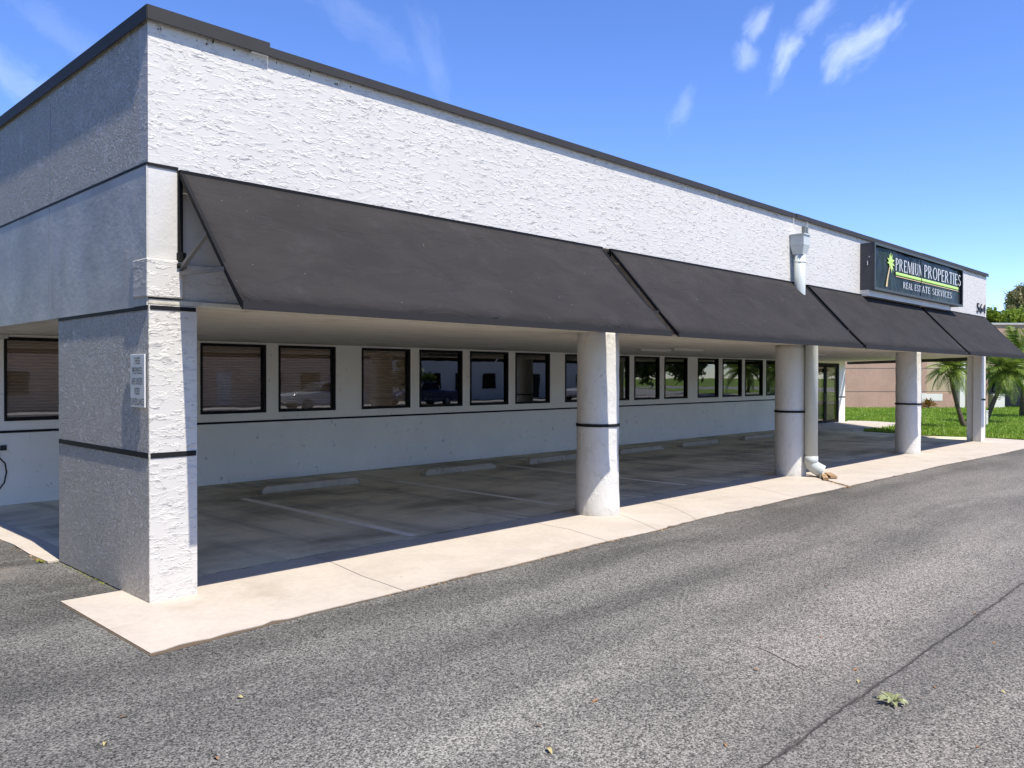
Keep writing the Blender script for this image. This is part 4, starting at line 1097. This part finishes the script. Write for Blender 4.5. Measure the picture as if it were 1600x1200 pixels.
# ================================================================== TREES
def tree(label, base, h, crown, leaf, n, size, seed, trunk_r=.22, group=None):
    """crown: list of clumps (dx,dy,z,r)"""
    t = thing('tree', label, 'tree', base, 0, group); r = np.random.default_rng(seed); rr = random.Random(seed)
    b = Vector(base); m = MB()
    m.tube([b, b + Vector((.1, 0, h * .25)), b + Vector((-.1, .1, h * .5)), b + Vector((.1, 0, h * .8))], [trunk_r, trunk_r * .75, trunk_r * .5, trunk_r * .2], 8)
    for dx, dy, z, q in crown:
        m.tube([b + Vector((0, 0, h * .35)), b + Vector((dx * .5, dy * .5, (h * .35 + z) / 2 + .2)), b + Vector((dx, dy, z))], [trunk_r * .45, trunk_r * .3, .03], 6)
    obj('trunk', m, 'bark', t, smooth=True)
    cl_ = []; tot = sum(q ** 2 for *_, q in crown)
    for dx, dy, z, q in crown:
        k = int(n * q * q / tot)
        # little sub-clumps give an uneven outline
        sub = max(5, int(q * 7)); sd_ = r.normal(size=(sub, 3)); sd_ /= np.linalg.norm(sd_, axis=1)[:, None]; sd_[:, 2] *= .75
        sc = sd_ * q * r.uniform(.45, 1.0, (sub, 1)); pick = r.integers(0, sub, k)
        off = r.normal(size=(k, 3)) * q * .20
        cl_.append(sc[pick] + off + np.array([dx, dy, z]))
    c = np.concatenate(cl_); n_ = len(c)
    a = r.normal(size=(n_, 3)); a /= np.linalg.norm(a, axis=1)[:, None]; bb = np.cross(a, r.normal(size=(n_, 3))); bb /= np.linalg.norm(bb, axis=1)[:, None]
    s = size * r.uniform(.6, 1.3, (n_, 1))
    V = np.stack([c - a * s, c + bb * s * .45, c + a * s, c - bb * s * .45], 1).reshape(-1, 3)
    o = bpy.data.objects.new('crown', fast_mesh('crown', V, 4, leaf)); col.objects.link(o); o.parent = t
    return t
def clumps(seed, n, spread, z0, z1, q0, q1):
    r = random.Random(seed); return [(r.uniform(-spread, spread), r.uniform(-spread, spread), r.uniform(z0, z1), r.uniform(q0, q1)) for _ in range(n)]
tree('bright green leafy tree behind the pink roof, nearest the white wall end', vp(1549, 68, 0), 7.0, clumps(1, 10, 1.7, 4.6, 7.2, .7, 1.2), 'leaf1', 9000, .17, 1, group='trees behind the pink building')
tree('yellow-green leafy tree behind the pink roof at the right edge', vp(1600, 67, 0), 7.2, clumps(2, 11, 2.0, 4.8, 7.4, .8, 1.3), 'leaf1', 9000, .17, 2, group='trees behind the pink building')
tree('taller olive-brown tree rising above the others at the right edge', vp(1594, 80, 0), 10.2, [(-1.3, .6, 8.6, .75), (-.7, -.6, 9.4, .9), (.2, .3, 10.0, 1.1), (1.0, -.3, 9.6, 1.1), (1.7, .5, 9.0, 1.0), (.4, -.8, 8.9, .9)], 'leaf2', 8000, .15, 3, group='trees behind the pink building')
tree('dark green tree filling the gap low behind the pink roof', vp(1575, 75, 0), 6.0, clumps(4, 9, 2.6, 4.3, 6.0, .9, 1.3), 'leaf3', 7000, .18, 4, group='trees behind the pink building')

# ================================================================== ACROSS THE STREET (behind the camera; seen mirrored in the windows)
structure('street_verge', sheet([(-60, -13.5), (140, -13.5), (140, -10.5), (-60, -10.5)], -0.02), 'street')
structure('street', sheet([(-60, -22.0), (140, -22.0), (140, -13.5), (-60, -13.5)], -0.03), 'street')
structure('far_lot', sheet([(-60, -70), (140, -70), (140, -24.5), (-60, -24.5)], -0.04), 'street')
structure('far_pavement', MB().box(-60, 140, -24.5, -22.0, -.05, .08), 'sidewalk')
def street_house(x0, x1, y0, y1, h, m, label, roofm):
    t = thing('street_building', label, 'building', ((x0 + x1) / 2, y1, 0))
    obj('walls', MB().box(x0, x1, y0, y1, 0, h), m, t); obj('roof', MB().box(x0 - .4, x1 + .4, y0 - .4, y1 + .5, h, h + .35), roofm, t)
    x = x0 + 1.5; k = 0
    while x < x1 - 2.5:
        if k % 3 == 1: obj('door', MB().box(x, x + 1.0, y1 + .002, y1 + .06, .05, 2.2), 'cream' if m != 'cream' else 'frame', t)
        else:
            wn = obj('window', MB().box(x, x + 1.5, y1 + .002, y1 + .06, .9, 2.2), 'frame', t); obj('pane', MB().box(x + .08, x + 1.42, y1 + .06, y1 + .075, .98, 2.12), 'glass', wn)
        x += 3.1; k += 1
    return t
street_house(8, 34, -40, -29, 3.9, 'brick', 'long tan building across the street, seen mirrored in the windows', 'brownw')
street_house(38, 62, -42, -29, 4.4, 'cream', 'white stucco building across the street, seen mirrored in the windows', 'coping')
def car(label, x, y, m, truck):
    t = thing('parked_car', label, 'car', (x, y, 0), 0, 'cars parked across the street')
    prof = [(0, .5), (.03, .82), (.2, .95), (1.35, 1.03), (1.6, 1.06), (3.4, 1.08), (4.1 if not truck else 3.45, 1.07), (4.95, 1.03), (5.05, .75), (4.95, .42), (4.45, .34), (.5, .34)]
    b = MB(); n = len(prof)
    for yy in (-.92, -.80, .80, .92):
        for px, pz in prof: b.v.append((x + px, y + yy, pz - (.06 if abs(yy) > .9 and pz > .9 else 0)))
    b.f.append(tuple(range(n))); b.f.append(tuple(3 * n + k for k in reversed(range(n))))
    for j in range(3):
        for k in range(n): l = (k + 1) % n; b.f.append((j * n + k, (j + 1) * n + k, (j + 1) * n + l, j * n + l))
    obj('body', b, m, t, bevel=.04)
    c1 = 3.45 if truck else 4.35; cab = MB()
    cab.v += [(x + 1.45, y - .80, 1.04), (x + c1, y - .80, 1.04), (x + c1, y + .80, 1.04), (x + 1.45, y + .80, 1.04), (x + 2.25, y - .64, 1.56), (x + c1 - (.15 if truck else .7), y - .64, 1.56), (x + c1 - (.15 if truck else .7), y + .64, 1.56), (x + 2.25, y + .64, 1.56)]
    for q in ((0, 1, 5, 4), (1, 2, 6, 5), (2, 3, 7, 6), (3, 0, 4, 7), (4, 5, 6, 7)): cab.f.append(q)
    obj('cabin_glass', cab, 'frame', t)
    obj('roof', MB().box(x + 2.2, x + c1 - (.12 if truck else .66), y - .66, y + .66, 1.561, 1.62), m, t, bevel=.04)
    for s in (-1, 1):
        obj('headlight', MB().box(x - .01, x + .06, y + s * .62 - .14, y + s * .62 + .14, .68, .82), 'white', t)
        for px in (1.75, 2.85): obj('pillar', MB().bar((x + px + (.42 if px < 2 else 0), y + s * .66, 1.56), (x + px, y + s * .81, 1.05), .05, .05), m, t)
    for s in (-1, 1):
        yy = y + s * .86
        for wx in (.95, 4.0):
            wl = obj('wheel', MB().tube([(x + wx, yy - .1, .34), (x + wx, yy + .1, .34)], .34, 20), 'rubber', t); obj('rim', MB().tube([(x + wx, yy + s * .1, .34), (x + wx, yy + s * .115, .34)], .2, 12), 'vent', wl)
    return t
car('silver car parked across the street, mirrored in the brown windows', 22, -24.0 + 3.2, 'carwhite', False)
car('dark blue pickup parked across the street, mirrored in the black windows', 29.5, -20.6, 'carblue', True)
car('white car parked farther along the street, mirrored behind the first column', 47, -20.4, 'carwhite', False)
for k, (x, y, s) in enumerate(((66, -28, 1.0), (73, -26, 1.1), (80, -30, 1.2), (88, -27, 1.1), (97, -29, 1.2), (36, -27, .6), (108, -28, 1.2))):
    tree(['tall dark tree across the street', 'spreading dark tree across the street', 'broad dark tree across the street', 'thick dark tree across the street', 'far dark tree across the street', 'small dark tree between the street buildings', 'farthest dark tree across the street'][k], (x, y, 0), 6.5 * s, clumps(40 + k, 8, 2.3 * s, 2.6 * s, 6.2 * s, 1.1 * s, 1.7 * s), 'leaf3', 3500, .3 * s, 60 + k, group='trees across the street')

# ================================================================== LEFT OF THE BUILDING (outside the frame; it shades the side wall and shows in the side windows)
t = thing('side_building', 'tall brown brick building across the side drive, out of the picture on the left', 'building', (-19, 10, 0))
obj('walls', MB().box(-34, -12, -14, 34, 0, 8.5), 'brownw', t); obj('roof_edge', MB().box(-34.2, -11.8, -14.2, 34.2, 8.5, 8.8), 'coping', t)
for k in range(9):
    y = -11 + k * 5; wn = obj('window', MB().box(-12.0, -11.95, y, y + 2.0, 1.0, 2.6), 'frame', t); obj('pane', MB().box(-11.95, -11.93, y + .1, y + 1.9, 1.1, 2.5), 'glass', wn)
for k, (x, y, sc_) in enumerate(((-9.2, 1.0, 1.05), (-9.6, 7.0, 1.2), (-9.0, 13.5, 1.1), (-9.8, -6.5, 1.1))):
    tree(['leafy tree by the side drive, second from the street', 'leafy tree by the side drive, third from the street', 'leafy tree by the side drive, farthest from the street', 'leafy tree by the side drive, nearest the street'][k], (x, y, 0), 7.5 * sc_, clumps(80 + k, 9, 1.5 * sc_, 2.6 * sc_, 7.2 * sc_, 1.0 * sc_, 1.5 * sc_), 'leaf3', 4500, .26 * sc_, 90 + k, group='trees along the side drive')
